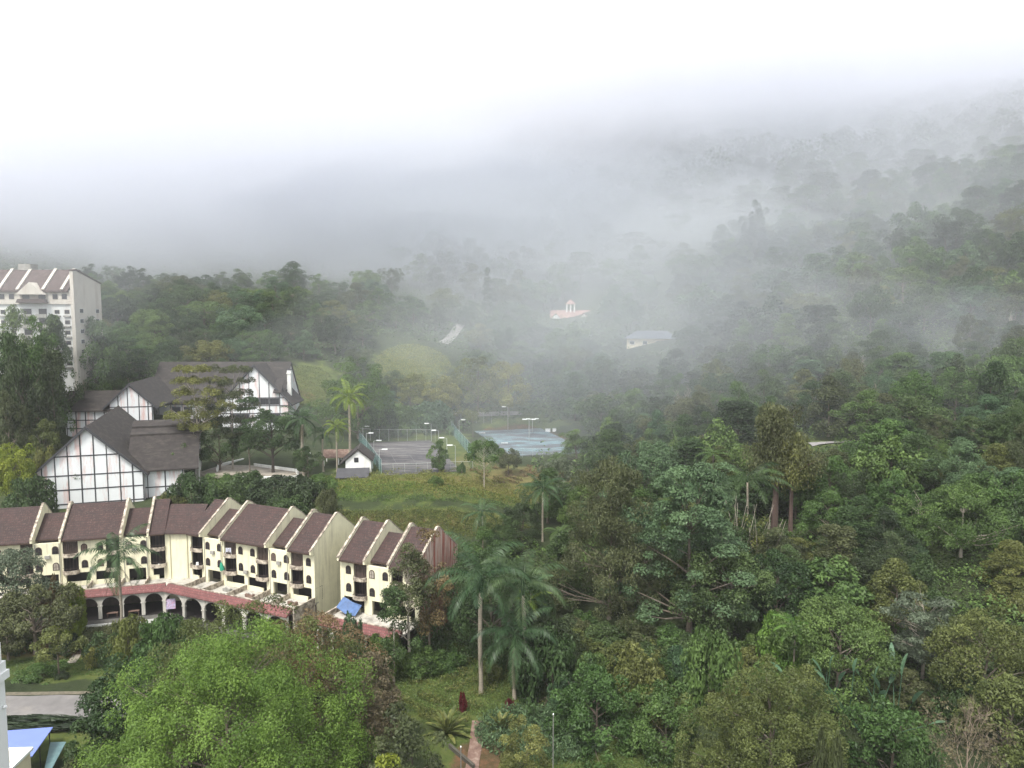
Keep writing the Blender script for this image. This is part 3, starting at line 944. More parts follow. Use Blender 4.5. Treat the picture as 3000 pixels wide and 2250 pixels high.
MB(MCt).prism([(-4.6, .6), (-4.6, .8), (-.1, 2.5), (-.1, 2.3)], 'x', -5.6, 3.0).build('lean_to_roof', M['slate'], cot)
MB(MCt).box(-5.2, 2.4, -3.9, -.2, -1.5, .7).build('lean_to_shade', M['void'], cot)  # near-black box stands for the shade under the open lean-to

# red-roofed hut behind the cottage
r0 = at(975, 1330, 214)
hut = thing('garden_pavilion', (r0.x, r0.y, 7), 'open pavilion with an old red tile roof left of the white cottage', 'pavilion')
MR0 = rel(hut, frame(r0, Vector((1, .1)), 7))
MB(MR0).prism([(-3.2, 3.2), (-3.2, 3.4), (0, 5.2), (3.2, 3.4), (3.2, 3.2), (0, 4.9)], 'x', -2.6, 6.6).build('roof', M['brick_old'], hut)
for x in (-2.2, 2, 6.2):
    for y in (-2.7, 2.7):
        MB(MR0).box(x - .14, x + .14, y - .14, y + .14, 0, 3.5).build('post', M['white'], hut)

# ---------------------------------------------------------------- houses up in the mist
b0 = at(1915, 992, 350)
bh = thing('hill_house', (b0.x, b0.y, 36), 'cream hillside house with a wide blue-grey hipped roof in the mist', 'house')
MBh = rel(bh, frame(b0, Vector((math.cos(-.22), math.sin(-.22))), 0))
zb = b0.z
MB(MBh).box(-12.5, 9.5, 0, 12, zb - 9, zb).build('wall', M['palewall'], bh)
vv = [(-14, -1.5, zb), (11, -1.5, zb), (11, 13.5, zb), (-14, 13.5, zb), (-8, 6, zb + 3.6), (6, 6, zb + 3.6)]
MB(MBh).add(vv, [(0, 1, 5, 4), (1, 2, 5), (2, 3, 4, 5), (3, 0, 4), (3, 2, 1, 0)]).build('roof', M['bluetile'], bh)
for x in (-10, -4, 2.2, 6.5):
    o = MB(MBh).box(x - 1.1, x + 1.1, -.06, -.004, zb - 2.9, zb - 1.2).build('window', M['white'], bh)
    MB(MBh).box(x - .95, x + .95, -.09, -.062, zb - 2.75, zb - 1.35).build('pane', M['glass'], o)
MB(MBh).box(-.6, .6, -.06, -.004, zb - 5.6, zb - 2).build('door', M['brownframe'], bh)
q0 = at(1672, 932, 430)
rh = thing('hill_house', (q0.x, q0.y, 48), 'faint white house with a faded red roof and a small pillared turret in the mist', 'house')
MQ = rel(rh, frame(q0, Vector((math.cos(-.1), math.sin(-.1))), 0))
zq = q0.z
MB(MQ).box(-11, 11, 0, 11, zq - 8, zq + .2).build('wall', M['white'], rh)
MB(MQ).prism([(-1.2, zq - .2), (-1.2, zq + .1), (5.5, zq + 4.6), (12, zq + .1), (12, zq - .2), (5.5, zq + 4.2)], 'x', -12, 12).build('roof', M['paleroof'], rh)
for gx in (-8.5, 7.5):
    MB(MQ).prism([(gx - 3, zq - 8), (gx + 3, zq - 8), (gx + 3, zq - .5), (gx, zq + 2.6), (gx - 3, zq - .5)], 'y', -2, 4).build('gable_bay', M['white'], rh)
    MB(MQ).prism([(gx - 3.6, zq - 1.1), (gx, zq + 2.8), (gx + 3.6, zq - 1.1), (gx + 3.6, zq - .8), (gx, zq + 3.2), (gx - 3.6, zq - .8)], 'y', -2.5, 5).build('bay_roof', M['paleroof'], rh)
tw = MB(MQ)
for x in (-2.4, -.2, 2):
    for y in (4, 7): tw.box(x - .4, x + .4, y - .4, y + .4, zq + 3, zq + 8)
tw.build('turret', M['white'], rh)
MB(MQ).add([(-3.4, 3, zq + 8), (3, 3, zq + 8), (3, 8, zq + 8), (-3.4, 8, zq + 8), (-.2, 5.5, zq + 11)], [(0, 1, 4), (1, 2, 4), (2, 3, 4), (3, 0, 4), (3, 2, 1, 0)]).build('turret_roof', M['paleroof'], rh)
for x in (-4, -1, 3):
    o = MB(MQ).box(x - .8, x + .8, -.07, -.004, zq - 3.4, zq - 1.4).build('window', M['timber'], rh)

# ---------------------------------------------------------------- nearby roofs at the lower left
e = at(24, 1935, 22)
wb = thing('white_building', (e.x - 4, e.y + 2, -4), 'corner of a white building with a stepped cornice at the lower left edge', 'building')
zc, zc2 = at(5, 1936, 22).z, at(5, 1878, 22).z
x_e = at(23, 2150, 22).x
def W(x0, x1, y0, y1, z0, z1, nm, mt='lamp'):
    MB(Matrix.Translation(-wb.location)).box(x0, x1, y0, y1, z0, z1).build(nm, M[mt], wb)
W(x_e - 8, x_e, e.y - 4, e.y, -4, zc - .55, 'wall')
W(x_e - 8, x_e + .10, e.y - 4.1, e.y + .1, zc - .548, zc - .30, 'cornice')
W(x_e - 8, x_e + .04, e.y - 4.04, e.y + .04, zc - .298, zc, 'frieze')
W(x_e - 8, at(9, 1900, 22).x, e.y - 3, e.y - .1, zc + .003, zc2, 'parapet')
lp = thing('wall_lamp', (x_e + .02, e.y - .12, at(24, 2065, 22).z), 'small white wall lamp on the edge of the white building', 'lamp')
MB().tube([(0, 0, 0), (.03, 0, 0), (.06, 0, 0), (.09, 0, -.01)], [.05, .06, .05, .02], 8).build('lamp_shade', M['lamp'], lp)

p = at(88, 2192, 66)
gb = thing('flat_roofed_building', (p.x, p.y, -4), 'low cream building with a white roof edge below the blue shed roof', 'building')
MGb = rel(gb, frame(p, Vector((math.cos(.05), math.sin(.05))), 0))
MB(MGb).box(-22, 0, -14, 0, -4, p.z - .25).build('wall', M['palewall'], gb)
MB(MGb).box(-22.2, .2, -14.2, .2, p.z - .248, p.z).build('roof_edge', M['lamp'], gb)
MB(MGb).box(-21.6, -.5, -13.5, -.4, p.z + .003, p.z + .05).build('roof', M['palewall'], gb)

s0, s1, s2, s3 = at(10, 2141, 88), at(155, 2130, 89), at(95, 2214, 78), at(10, 2232, 77)
sh = thing('shed', ((s0.x + s2.x) / 2, 83, -4), 'open shed with a bright blue sheet metal roof beside the road', 'shed')
def quad_slab(root, pts, th, nm, mt):
    q = [Vector(v) - Vector(root.location) for v in pts]
    dn = Vector((0, 0, -th))
    vs_ = q + [v + dn for v in q]
    MB().add(vs_, [(0, 1, 2, 3), (7, 6, 5, 4), (0, 4, 5, 1), (1, 5, 6, 2), (2, 6, 7, 3), (3, 7, 4, 0)]).build(nm, M[mt], root)
quad_slab(sh, (s3, s2, s1, s0), .12, 'roof', 'blue')
for v in (s1, s2, (s1 + s2) / 2):
    q = Vector(v) - Vector(sh.location)
    MB().tube([(q.x - .5, q.y, -1.5), (q.x - .5, q.y, q.z - .1)], [.07, .07], 6).build('post', M['timber'], sh)
t0, t1, t2, t3 = at(146, 2147, 88), at(192, 2146, 88), at(150, 2222, 79), at(128, 2224, 79)
t0.z -= 1.2; t1.z -= 1.2; t2.z -= 1.2; t3.z -= 1.2
s_t = thing('walkway_canopy', ((t0.x + t2.x) / 2, 84, -4), 'narrow teal sheet roof over a walkway right of the blue shed', 'canopy')
quad_slab(s_t, (t3, t2, t1, t0), .1, 'roof', 'teal')
for v in (t1, t2):
    q = Vector(v) - Vector(s_t.location)
    MB().tube([(q.x - .2, q.y, -1.5), (q.x - .2, q.y, q.z - .08)], [.05, .05], 6).build('post', M['steel'], s_t)
# ---------------------------------------------------------------- the ground sheet
# patches of grass / dry grass / bare earth: (x, y, rx, ry, angle, soft, strength)
GRASS = [(-38, 186, 17, 9, .1, .5, 1), (-20, 196, 34, 22, .1, .4, .8), (-62, 112, 40, 6.5, 0, .3, 1), (-62, 90, 40, 4.5, 0, .3, .9), (-9, 106, 17, 12, 0, .4, 1), (-4, 92, 8, 9, 0, .5, .8), (13, 87, 15, 7, 0, .4, 1),
         (-86, 300, 15, 26, 0, .5, .8), (-45, 338, 18, 26, 0, .6, .75), (-30, 262, 16, 12, 0, .4, .8), (10, 292, 26, 16, 0, .4, .8), (-15, 232, 6, 34, .267, .4, .9), (-64, 166, 26, 12, 0, .5, .55), (-24, 164, 34, 8, .03, .6, .5), (-105, 176, 14, 10, 0, .6, .5), (75, 192, 12, 7, 0, .5, .8), (-150, 200, 25, 18, 0, .6, .4)]
DRY = [(-12, 190, 26, 14, .15, .9, .62), (4, 205, 15, 10, .1, .9, .75), (-10, 215, 8, 22, .267, .8, .5), (-45, 345, 14, 20, 0, .8, .35), (-86, 296, 14, 20, 0, .8, .35), (-58, 116.5, 34, 2.0, 0, .4, 1), (14, 84, 10, 3, 0, .7, .4), (-150, 205, 18, 10, 0, .7, .5)]
EARTH = [(-26, 163.5, 34, 6.5, .03, .9, .42), (-13, 163, 12, 5, 0, .7, .4), (0, 281, 12, 3.0, .267, .5, .9), (15, 262, 4, 16, .267, .5, .7), (-4.5, 87, 3.2, 8, -.1, .5, .9), (-86, 291, 12, 4, 0, .6, .5)]


def patch(X, Y, L):
    f = np.zeros_like(X)
    for cx, cy_, rx, ry, a, s, k in L:
        ca, sa = math.cos(a), math.sin(a)
        u = ((X - cx) * ca + (Y - cy_) * sa) / rx
        v = (-(X - cx) * sa + (Y - cy_) * ca) / ry
        r = np.hypot(u, v) + .12 * np.sin(X * .7 + 2 * np.sin(Y * .31)) + .1 * np.sin(Y * .9 + X * .23)
        f = np.maximum(f, k * np.clip((1 + s / 2 - r) / s, 0, 1))
    return f


ny, nx = 300, 260
ys = np.concatenate([np.linspace(-45, 60, 22)[:-1], np.linspace(60, 360, 215)[:-1], 360 + 640 * np.linspace(0, 1, ny - 235) ** 1.3])
ny = len(ys)
ss = np.linspace(-1, 1, nx)
Yg, Sg = np.meshgrid(ys, ss, indexing='ij')
Xg = Sg * (100 + .78 * np.maximum(Yg, 0))
Zg = ground(Xg, Yg)
Vg = np.stack([Xg.ravel(), Yg.ravel(), Zg.ravel()], 1)
ii, jj = np.meshgrid(np.arange(ny - 1), np.arange(nx - 1), indexing='ij')
a = (ii * nx + jj).ravel()
Qg = np.stack([a, a + 1, a + nx + 1, a + nx], 1)

m, nt, out = nodes('hillside_ground')
co = N(nt, 'ShaderNodeTexCoord').outputs['Object']
def attr(nt, n): return N(nt, 'ShaderNodeAttribute', attribute_name=n).outputs['Fac']
base = ramp(nt, noise(nt, co, .12, 6, .7), [(.3, (.018, .026, .012)), (.7, (.050, .066, .026))])
gr = ramp(nt, noise(nt, co, .35, 6, .75), [(.28, (.038, .061, .015)), (.5, (.070, .094, .025)), (.72, (.120, .130, .038))])
dr_ = ramp(nt, noise(nt, co, .45, 6, .75), [(.3, (.075, .080, .026)), (.52, (.135, .120, .042)), (.72, (.19, .125, .060))])
ea = ramp(nt, noise(nt, co, .5, 6, .75), [(.3, (.045, .042, .018)), (.5, (.085, .060, .030)), (.72, (.17, .085, .048))])
def rough_edge(f, k=.9):
    n_ = noise(nt, co, .5, 5, .7)
    ad = N(nt, 'ShaderNodeMath', operation='MULTIPLY_ADD')
    nt.links.new(n_, ad.inputs[0]); ad.inputs[1].default_value = k
    sb = N(nt, 'ShaderNodeMath', operation='SUBTRACT')
    nt.links.new(f, sb.inputs[0]); sb.inputs[1].default_value = k * .5
    nt.links.new(sb.outputs[0], ad.inputs[2])
    return ramp(nt, ad.outputs[0], [(.3, (0, 0, 0)), (.62, (1, 1, 1))])
c = mixc(nt, rough_edge(attr(nt, 'grass')), base, gr)
c = mixc(nt, rough_edge(attr(nt, 'dry')), c, dr_)
c = mixc(nt, rough_edge(attr(nt, 'earth')), c, ea)
b = N(nt, 'ShaderNodeBsdfPrincipled', Roughness=.95)
b.inputs['Specular IOR Level'].default_value = .15
nt.links.new(c, b.inputs['Base Color'])
bp = N(nt, 'ShaderNodeBump', Strength=.9, Distance=.35)
nt.links.new(noise(nt, co, 1.3, 6, .75), bp.inputs['Height'])
nt.links.new(bp.outputs[0], b.inputs['Normal'])
nt.links.new(b.outputs[0], out.inputs[0])
gm = np_mesh('hillside', Vg, Qg, m, smooth=True)
for nm, L in (('grass', GRASS), ('dry', DRY), ('earth', EARTH)):
    at_ = gm.attributes.new(nm, 'FLOAT', 'POINT')
    at_.data.foreach_set('value', patch(Xg, Yg, L).ravel().astype(np.float32))
go = link('hillside', gm)
tag(go, kind='structure')


def draped(name, pts, width, mat, lift=.06, kind='structure', step=2.0):
    """a strip of road laid over the ground"""
    P = [Vector((p[0], p[1], 0)) for p in pts]
    line = []
    for i in range(len(P) - 1):
        n_ = max(1, int((P[i + 1] - P[i]).length / step))
        for k in range(n_): line.append(P[i].lerp(P[i + 1], k / n_))
    line.append(P[-1])
    vv, ff = [], []
    K = 7
    for i, p in enumerate(line):
        t = (line[min(i + 1, len(line) - 1)] - line[max(i - 1, 0)]).normalized()
        s = Vector((-t.y, t.x, 0))
        for k in range(K):
            q = p + s * width * (k / (K - 1) - .5) * (1 + .03 * math.sin(i * 1.7 + k))
            vv.append((q.x, q.y, gz(q.x, q.y) + lift))
    for i in range(len(line) - 1):
        for k in range(K - 1):
            a_ = i * K + k
            ff.append((a_, a_ + K, a_ + K + 1, a_ + 1))
    mb = MB()
    mb.add(vv, ff)
    o = mb.build(name, mat)
    tag(o, kind=kind)
    return o


M['asphalt'] = surf('old_asphalt', (.16, .152, .145), .9, .22, .35, (.25, .23, .20), .7, (1, 1, 1), .22, bump=.3, bump_scale=12)
M['pale_road'] = surf('pale_road', (.22, .21, .20), .9, .2, .4)
M['dirt'] = surf('dry_dirt', (.13, .115, .08), .95, .4, 1.5)
ro = draped('road', [(-170, 95), (-110, 96.5), (-48, 98.2)], 6.2, M['asphalt'], .05)
draped('road_verge', [(-170, 98.7), (-110, 100.2), (-48, 101.9)], .9, M['dirt'], .07)
draped('road', [at(1300, 1040, 376)[:2], at(1325, 1018, 392)[:2], at(1350, 988, 415)[:2]], 5, M['pale_road'], .2)
draped('road', [at(1400, 1188, 292)[:2], at(1460, 1185, 292)[:2], at(1530, 1183, 292)[:2]], 4, M['pale_road'], .3)
draped('road', [at(2370, 1300, 187)[:2], at(2440, 1297, 189)[:2], at(2500, 1292, 191)[:2]], 2.6, M['pale_road'], .3)
draped('path', [at(1340, 2270, 82)[:2], at(1380, 2222, 86)[:2], at(1392, 2170, 91)[:2], at(1400, 2110, 97)[:2]], 1.6, M['brick_old'], .07, step=1)
draped('path', [at(210, 1990, 112)[:2], at(240, 1900, 118)[:2], at(250, 1860, 121)[:2]], 1.3, M['paving'], .08, step=1)
# the plaza of the hotel
for nm, poly, z, mt in (('plaza', [(-88, 203), (-62, 200), (-52, 208), (-50, 222), (-66, 228), (-84, 222)], 7.3, 'paving'),):
    o = MB().prism(poly, 'z', z - 2.5, z).build(nm, M[mt])
    tag(o, kind='structure')

# ---------------------------------------------------------------- courts
def court(name, cx, cy_, hl, hw, ang, z, mat, lines):
    Mx = Matrix.Translation((cx, cy_, z)) @ Matrix.Rotation(ang, 4, 'Z')
    o = MB(Mx).box(-hl, hl, -hw, hw, -.3, .05).build(name, mat)
    tag(o, kind='structure')
    lm = MB(Mx)
    def seg(x0, y0, x1, y1, w_=.14):
        lm.box(min(x0, x1) - w_ / 2, max(x0, x1) + w_ / 2, min(y0, y1) - w_ / 2, max(y0, y1) + w_ / 2, .054, .058)
    for (x, y) in lines:
        seg(x - 5.5, y - 11.9, x - 5.5, y + 11.9); seg(x + 5.5, y - 11.9, x + 5.5, y + 11.9)
        lm.box(x - 5.4, x + 5.4, y - 11.97, y - 11.83, .054, .058); lm.box(x - 5.4, x + 5.4, y + 11.83, y + 11.97, .054, .058)
        lm.box(x - 4.0, x + 4.0, y - 6.4, y - 6.27, .054, .058); lm.box(x - 4.0, x + 4.0, y + 6.27, y + 6.4, .054, .058)
        lm.box(x - .07, x + .07, y - 6.2, y + 6.2, .054, .058)
    lo_ = lm.build('court_lines', surf(name + '_line_paint', (.15, .155, .155), .9, .5, 1.5))
    tag(lo_, kind='structure')


M['darkcourt'] = surf('worn_dark_court', (.050, .048, .053), .85, .35, .4, (.17, .16, .15), .9, (.35, 1.8, 1), .35, stain_lo=.45, stain_hi=.60)
M['bluecourt'] = surf('worn_blue_court', (.150, .232, .258), .8, .35, .4, (.085, .082, .09), .9, (.45, 1.3, 1), .17, stain_lo=.44, stain_hi=.53)
court('tennis_court', -31.6, 228, 10.6, 27.5, .267, 7.76, M['darkcourt'], [(0, -4)])
court('tennis_court', 5.5, 253, 13, 26.5, .267, 8.26, M['bluecourt'], [(-5, -3)])

# green wind nets on posts
def netmat(name, col, alpha):
    m_, nt_, out_ = nodes(name)
    d = N(nt_, 'ShaderNodeBsdfDiffuse')
    d.inputs[0].default_value = rgb(*col)
    tr = N(nt_, 'ShaderNodeBsdfTransparent')
    mx = N(nt_, 'ShaderNodeMixShader')
    mx.inputs[0].default_value = alpha
    nt_.links.new(tr.outputs[0], mx.inputs[1])
    nt_.links.new(d.outputs[0], mx.inputs[2])
    nt_.links.new(mx.outputs[0], out_.inputs[0])
    return m_


M['net'] = netmat('teal_net', (.13, .30, .29), .5)
M['chain'] = netmat('wire_mesh', (.16, .18, .16), .16)


def fence(pts, h, label, matname, gap=3.2):
    p0 = Vector(pts[0])
    root = thing('fence', (p0.x, p0.y, gz(p0.x, p0.y)), label, 'fence')
    off = Vector(root.location)
    vv, ff = [], []
    posts = []
    for i in range(len(pts) - 1):
        A, B = Vector(pts[i]), Vector(pts[i + 1])
        n_ = max(1, round((B - A).length / gap))
        for k in range(n_ + (i == len(pts) - 2)):
            posts.append(A.lerp(B, k / n_))
    for p in posts:
        z = gz(p.x, p.y)
        vv += [(p.x - off.x, p.y - off.y, z + .05 - off.z), (p.x - off.x, p.y - off.y, z + h - off.z)]
        MB().tube([(p.x - off.x, p.y - off.y, z - .3 - off.z), (p.x - off.x, p.y - off.y, z + h + .1 - off.z)], [.045, .045], 5).build('post', M['steel'], root)
    # the net has thickness: two faces 2 cm apart
    n2 = len(vv)
    d = Vector(posts[-1] - posts[0]).normalized()
    s = Vector((-d.y, d.x)) * .02
    vv2 = [(v[0] + s.x, v[1] + s.y, v[2]) for v in vv]
    for i in range(len(posts) - 1):
        a_ = 2 * i
        ff.append((a_, a_ + 2, a_ + 3, a_ + 1))
    MB().add(vv, ff).build('net', M[matname], root)
    rl = MB()
    for i in range(len(posts) - 1):
        rl.tube([vv[2 * i + 1], vv[2 * i + 3]], [.035, .035], 4, False)
    rl.build('rail', M['steel'], root)


FH = 4.0
fence([at(1052, 1302, 254)[:2], at(1118, 1402, 201)[:2]], FH, 'long teal net fence along the left side of the dark court', 'net')
fence([at(1306, 1272, 283)[:2], at(1390, 1345, 222)[:2]], FH, 'long teal net fence along the left side of the blue court', 'net')
fence([at(1118, 1404, 201)[:2], at(1385, 1392, 206)[:2]], 2.6, 'thin wire mesh fence at the near end of the dark court', 'chain')
fence([at(1058, 1300, 256)[:2], at(1275, 1296, 256)[:2]], FH, 'thin wire mesh fence at the far end of the dark court', 'chain')
fence([at(1306, 1268, 284)[:2], at(1440, 1262, 284)[:2]], FH, 'wire mesh fence at the far left end of the blue court', 'chain')
fence([at(1470, 1352, 222)[:2], at(1650, 1340, 224)[:2]], 2.6, 'wire mesh fence at the near end of the blue court', 'chain')


def floodlight(px, py, D, side, label, heads=1, h=None):
    """lamp post whose arm reaches to `side`; py is the height of its top"""
    p = at(px, py, D)
    z = gz(p.x, p.y)
    hh = p.z - z if h is None else h
    t = thing('floodlight_post', (p.x, p.y, z), label, 'lamp post', 'floodlight posts around the courts')
    MB().tube([(0, 0, -.3), (0, 0, hh * .5), (0, 0, hh)], [.10, .085, .07], 6).build('pole', M['steel'], t)
    for k in range(heads):
        sd_ = side if k % 2 == 0 else -side
        yy = .35 * (k // 2)
        MB().tube([(0, yy, hh - .05), (sd_ * .5, yy, hh + .1), (sd_ * 1.0, yy, hh + .12)], [.05, .045, .04], 5).build('arm', M['steel'], t)
        o = MB().box(sd_ * 1.55 - .75, sd_ * 1.55 + .75, yy - .3, yy + .3, hh + .06, hh + .30).build('lamp_head', M['lamp'], t)


floodlight(1063, 1250, 256, 1, 'floodlight post at the far left corner of the dark court')
floodlight(1073, 1270, 239, 1, 'second floodlight post from the far end along the teal fence of the dark court')
floodlight(1095, 1292, 222, 1, 'third floodlight post from the far end along the teal fence of the dark court')
floodlight(1111, 1318, 207, 1, 'floodlight post nearest the white cottage, beside the dark court')
floodlight(1263, 1242, 256, -1, 'floodlight post at the far right corner of the dark court')
floodlight(1285, 1262, 241, -1, 'second floodlight post from the far end on the grass right of the dark court')
floodlight(1309, 1284, 225, -1, 'third floodlight post from the far end on the grass right of the dark court')
floodlight(1334, 1306, 208, -1, 'nearest floodlight post on the grass right of the dark court')
floodlight(1321, 1214, 285, 1, 'tall floodlight post behind the top of the fence between the two courts')
floodlight(1345, 1231, 270, 1, 'floodlight post just inside the left fence of the blue court')
floodlight(1488, 1193, 280, -1, 'tall single lamp post behind the far edge of the blue court')
floodlight(1550, 1230, 252, 1, 'lamp post with several heads standing on the blue court', 4)
floodlight(1560, 1228, 272, 1, 'lamp post with two heads at the far right edge of the blue court', 2)

# umpire seats, basketball posts and small things by the courts
def stool(px, py, D, label):
    p = at(px, py, D)
    t = thing('court_bench', (p.x, p.y, gz(p.x, p.y) + .06), label, 'bench')
    MB().box(-1.1, 1.1, -.25, .25, .42, .5).build('seat', M['lamp'], t)
    for s in (-1, 1): MB().box(s * .9 - .06, s * .9 + .06, -.2, .2, 0, .42).build('leg', M['steel'], t)
stool(1478, 1302, 246, 'white bench in the middle of the blue court')
stool(1413, 1272, 268, 'white bench at the far left edge of the blue court')
for i, (px, py, lab) in enumerate(((1605, 1267, 'larger white storage box at the far right edge of the blue court'), (1624, 1267, 'smaller white storage box beside the larger one at the blue court'))):
    p = at(px, py, 274)
    t = thing('storage_box', (p.x, p.y, gz(p.x, p.y)), lab, 'box')
    s = .9 - .25 * i
    MB().box(-s, s, -.6, .6, 0, 1.1).build('body', M['lamp'], t)
    MB().box(-s - .05, s + .05, -.65, .65, 1.103, 1.2).build('lid', M['steel'], t)

# low white walls of the plaza
def low_wall(pts, z, label, h=.8, w_=.45):
    p0 = Vector(pts[0])
    t = thing('garden_wall', (p0.x, p0.y, z), label, 'wall')
    mb, cp = MB(), MB()
    for a_, b_ in zip(pts, pts[1:]):
        A, B = Vector((a_[0] - p0.x, a_[1] - p0.y, 0)), Vector((b_[0] - p0.x, b_[1] - p0.y, 0))
        mb.bar(A + Vector((0, 0, h / 2 - .6)), B + Vector((0, 0, h / 2 - .6)), w_, h + 1.2)
        e = (B - A).normalized() * .1
        cp.bar(A - e + Vector((0, 0, h + .06)), B + e + Vector((0, 0, h + .06)), w_ + .15, .11)
    mb.build('wall', M['white'], t)
    cp.build('coping', M['white'], t)
low_wall([at(636, 1368, 206)[:2], at(640, 1340, 213)[:2], at(712, 1322, 222)[:2]], 7.0, 'white garden wall around the left corner of the planted plaza', .9)
low_wall([at(745, 1345, 214)[:2], at(866, 1363, 206)[:2], at(872, 1378, 202)[:2]], 7.0, 'white garden wall along the right side of the planted plaza', .9)
low_wall([at(690, 1390, 199)[:2], at(800, 1390, 198)[:2], at(870, 1384, 199)[:2]], 6.6, 'white garden wall along the front of the planted plaza', .9)
for i, (px, lab) in enumerate(((905, 'left white gate pillar behind the courtyard palms'), (962, 'middle white gate pillar behind the courtyard palms'), (1008, 'right white gate pillar behind the tall courtyard palm'))):
    p = at(px, 1315, 222)
    t = thing('gate_pillar', (p.x, p.y, 6.5), lab, 'pillar')
    MB().box(-.35, .35, -.35, .35, 0, 3.0).build('shaft', M['white'], t)
    MB().box(-.45, .45, -.45, .45, 3.003, 3.2).build('cap', M['white'], t)

M['pole'] = surf('pole_grey', (.17, .17, .15), .8, .2, 2)
# poles and small things near the lower edge
def lamp_pole(px, pt, pb, D, label, r=.055):
    p, q = at(px, pt, D), at(px, pb, D)
    z = gz(p.x, p.y)
    t = thing('utility_pole', (p.x, p.y, z), label, 'pole')
    MB().tube([(0, 0, -.3), (0, 0, p.z - z)], [r * 1.2, r], 7).build('pole', M['pole'], t)
    MB().tube([(0, 0, p.z - z - .02), (0, 0, p.z - z + .12)], [r * 1.5, r * .8], 7).build('cap', M['lamp'], t)
lamp_pole(1621, 2093, 2250, 80, 'thin grey pole beside the rounded olive bush')
lamp_pole(1350, 2188, 2250, 82, 'thin grey post beside the brick path at the bottom', .06)
p = at(1393, 2196, 86)
t = thing('drain_pipe', (p.x, p.y, gz(p.x, p.y) + .25), 'short white pipe lying beside the brick path', 'pipe', rz=.5)
MB().tube([(-.55, 0, 0), (.55, 0, .05)], [.17, .17], 9).build('pipe', M['lamp'], t)
MB().tube([(.55, 0, .05), (.58, 0, .05)], [.2, .2], 9).build('rim', M['lamp'], t)
M['darkwall'] = surf('mossy_wall', (.07, .065, .05), .95, .3, 1.5)
pa, pb = at(1316, 2152, 91), at(1388, 2188, 87)
za = gz(pa.x, pa.y)
t = thing('retaining_wall', (pa.x, pa.y, za), 'low dark retaining wall above the brick path', 'wall')
MB().bar((0, 0, .1), (pb.x - pa.x, pb.y - pa.y, gz(pb.x, pb.y) - za + .1), .3, .7).build('wall', M['darkwall'], t)
MB().bar((0, 0, .50), (pb.x - pa.x, pb.y - pa.y, gz(pb.x, pb.y) - za + .50), .36, .08).build('coping', M['darkwall'], t)

# ---------------------------------------------------------------- air: thin even haze, and the cloud lying on the hills, in one object
def vol(name, dens, col=(.97, .975, .985), an=.0):
    m_, nt_, out_ = nodes(name)
    v = N(nt_, 'ShaderNodeVolumePrincipled')
    v.inputs['Color'].default_value = rgb(*col)
    v.inputs['Density'].default_value = dens
    v.inputs['Anisotropy'].default_value = an
    nt_.links.new(v.outputs[0], out_.inputs['Volume'])
    return m_
def cen(px, py, D): return tuple(at(px, py, D))
SHELLS = [((-380, 820, 300), (800, 430, 240), .010, 1, 5, .06, (.972, .976, .998)),
          (cen(1800, 930, 330), (160, 100, 60), .0029, 2, 4, .13),
          (cen(2550, 850, 340), (190, 85, 75), .0031, 4, 4, .13),
          (cen(2250, 560, 520), (330, 150, 90), .0032, 5, 4, .13),
          (cen(1400, 780, 490), (250, 95, 80), .0075, 6, 4, .13),
          (cen(2250, 1120, 240), (165, 75, 52), .0034, 8, 4, .13),
          (cen(2850, 215, 640), (470, 250, 150), .0095, 9, 5, .09, (.90, .915, .97)),
          (cen(2800, 640, 375), (150, 62, 52), .0034, 14, 4, .13, (.70, .735, .80)),
          (cen(500, 690, 560), (470, 135, 100), .024, 7, 5, .09, (.86, .88, .925)),
          (cen(1480, 1000, 330), (60, 26, 16), .0025, 10, 2, .15),
          (cen(2900, 1000, 235), (45, 28, 18), .0055, 11, 3, .15),
          (cen(2150, 690, 400), (75, 30, 16), .0050, 12, 3, .15),
          (cen(90, 870, 225), (58, 13, 26), .0075, 13, 2, .1)]
HB = MB()
HB.box(-1000, 1000, -70, 1040, -30, 640)
hv, hf, hm = list(HB.v), list(HB.f), [0] * 6
hmats = [vol('thin_haze', .00013)]
import bmesh


def shell(c, r, dens, seed, n=4, lump=.07, col=(.75, .790, .825)):  # default tint greys the lower banks: shadowed fog put into the colour
    """a bank of cloud with a soft edge: nested lumpy shells, each of even density"""
    for q in range(n):
        bm_ = bmesh.new()
        bmesh.ops.create_icosphere(bm_, subdivisions=4, radius=1.0)
        rg = np.random.default_rng(seed * 10 + q)
        ph = rg.uniform(0, 6.28, (6, 3))
        fr = rg.uniform(1.5, 5.0, (6, 3))
        n0 = len(hv)
        s = 1.0 - .72 * q / n
        for v in bm_.verts:
            k = s * (1 + lump * sum(math.sin(v.co.x * fr[i][0] + ph[i][0]) * math.sin(v.co.y * fr[i][1] + ph[i][1]) * math.sin(v.co.z * fr[i][2] + ph[i][2]) for i in range(6)))
            hv.append((c[0] + v.co.x * k * r[0], c[1] + v.co.y * k * r[1], c[2] + v.co.z * k * r[2]))
        for f in bm_.faces:
            hf.append(tuple(v.index + n0 for v in f.verts))
            hm.append(len(hmats))
        bm_.free()
        hmats.append(vol('cloud_%d_%d' % (seed, q), dens / n, col))


for s in SHELLS: shell(*s)
hm = np.array(hm)
for k, m_ in enumerate(hmats):
    hme = bpy.data.meshes.new('haze')
    sel = [f for f, i in zip(hf, hm) if i == k]
    used = sorted({j for f in sel for j in f})
    ix = {j: n_ for n_, j in enumerate(used)}
    hme.from_pydata([hv[j] for j in used], [], [tuple(ix[j] for j in f) for f in sel])
    hme.materials.append(m_)
    tag(link('haze', hme), kind='stuff')
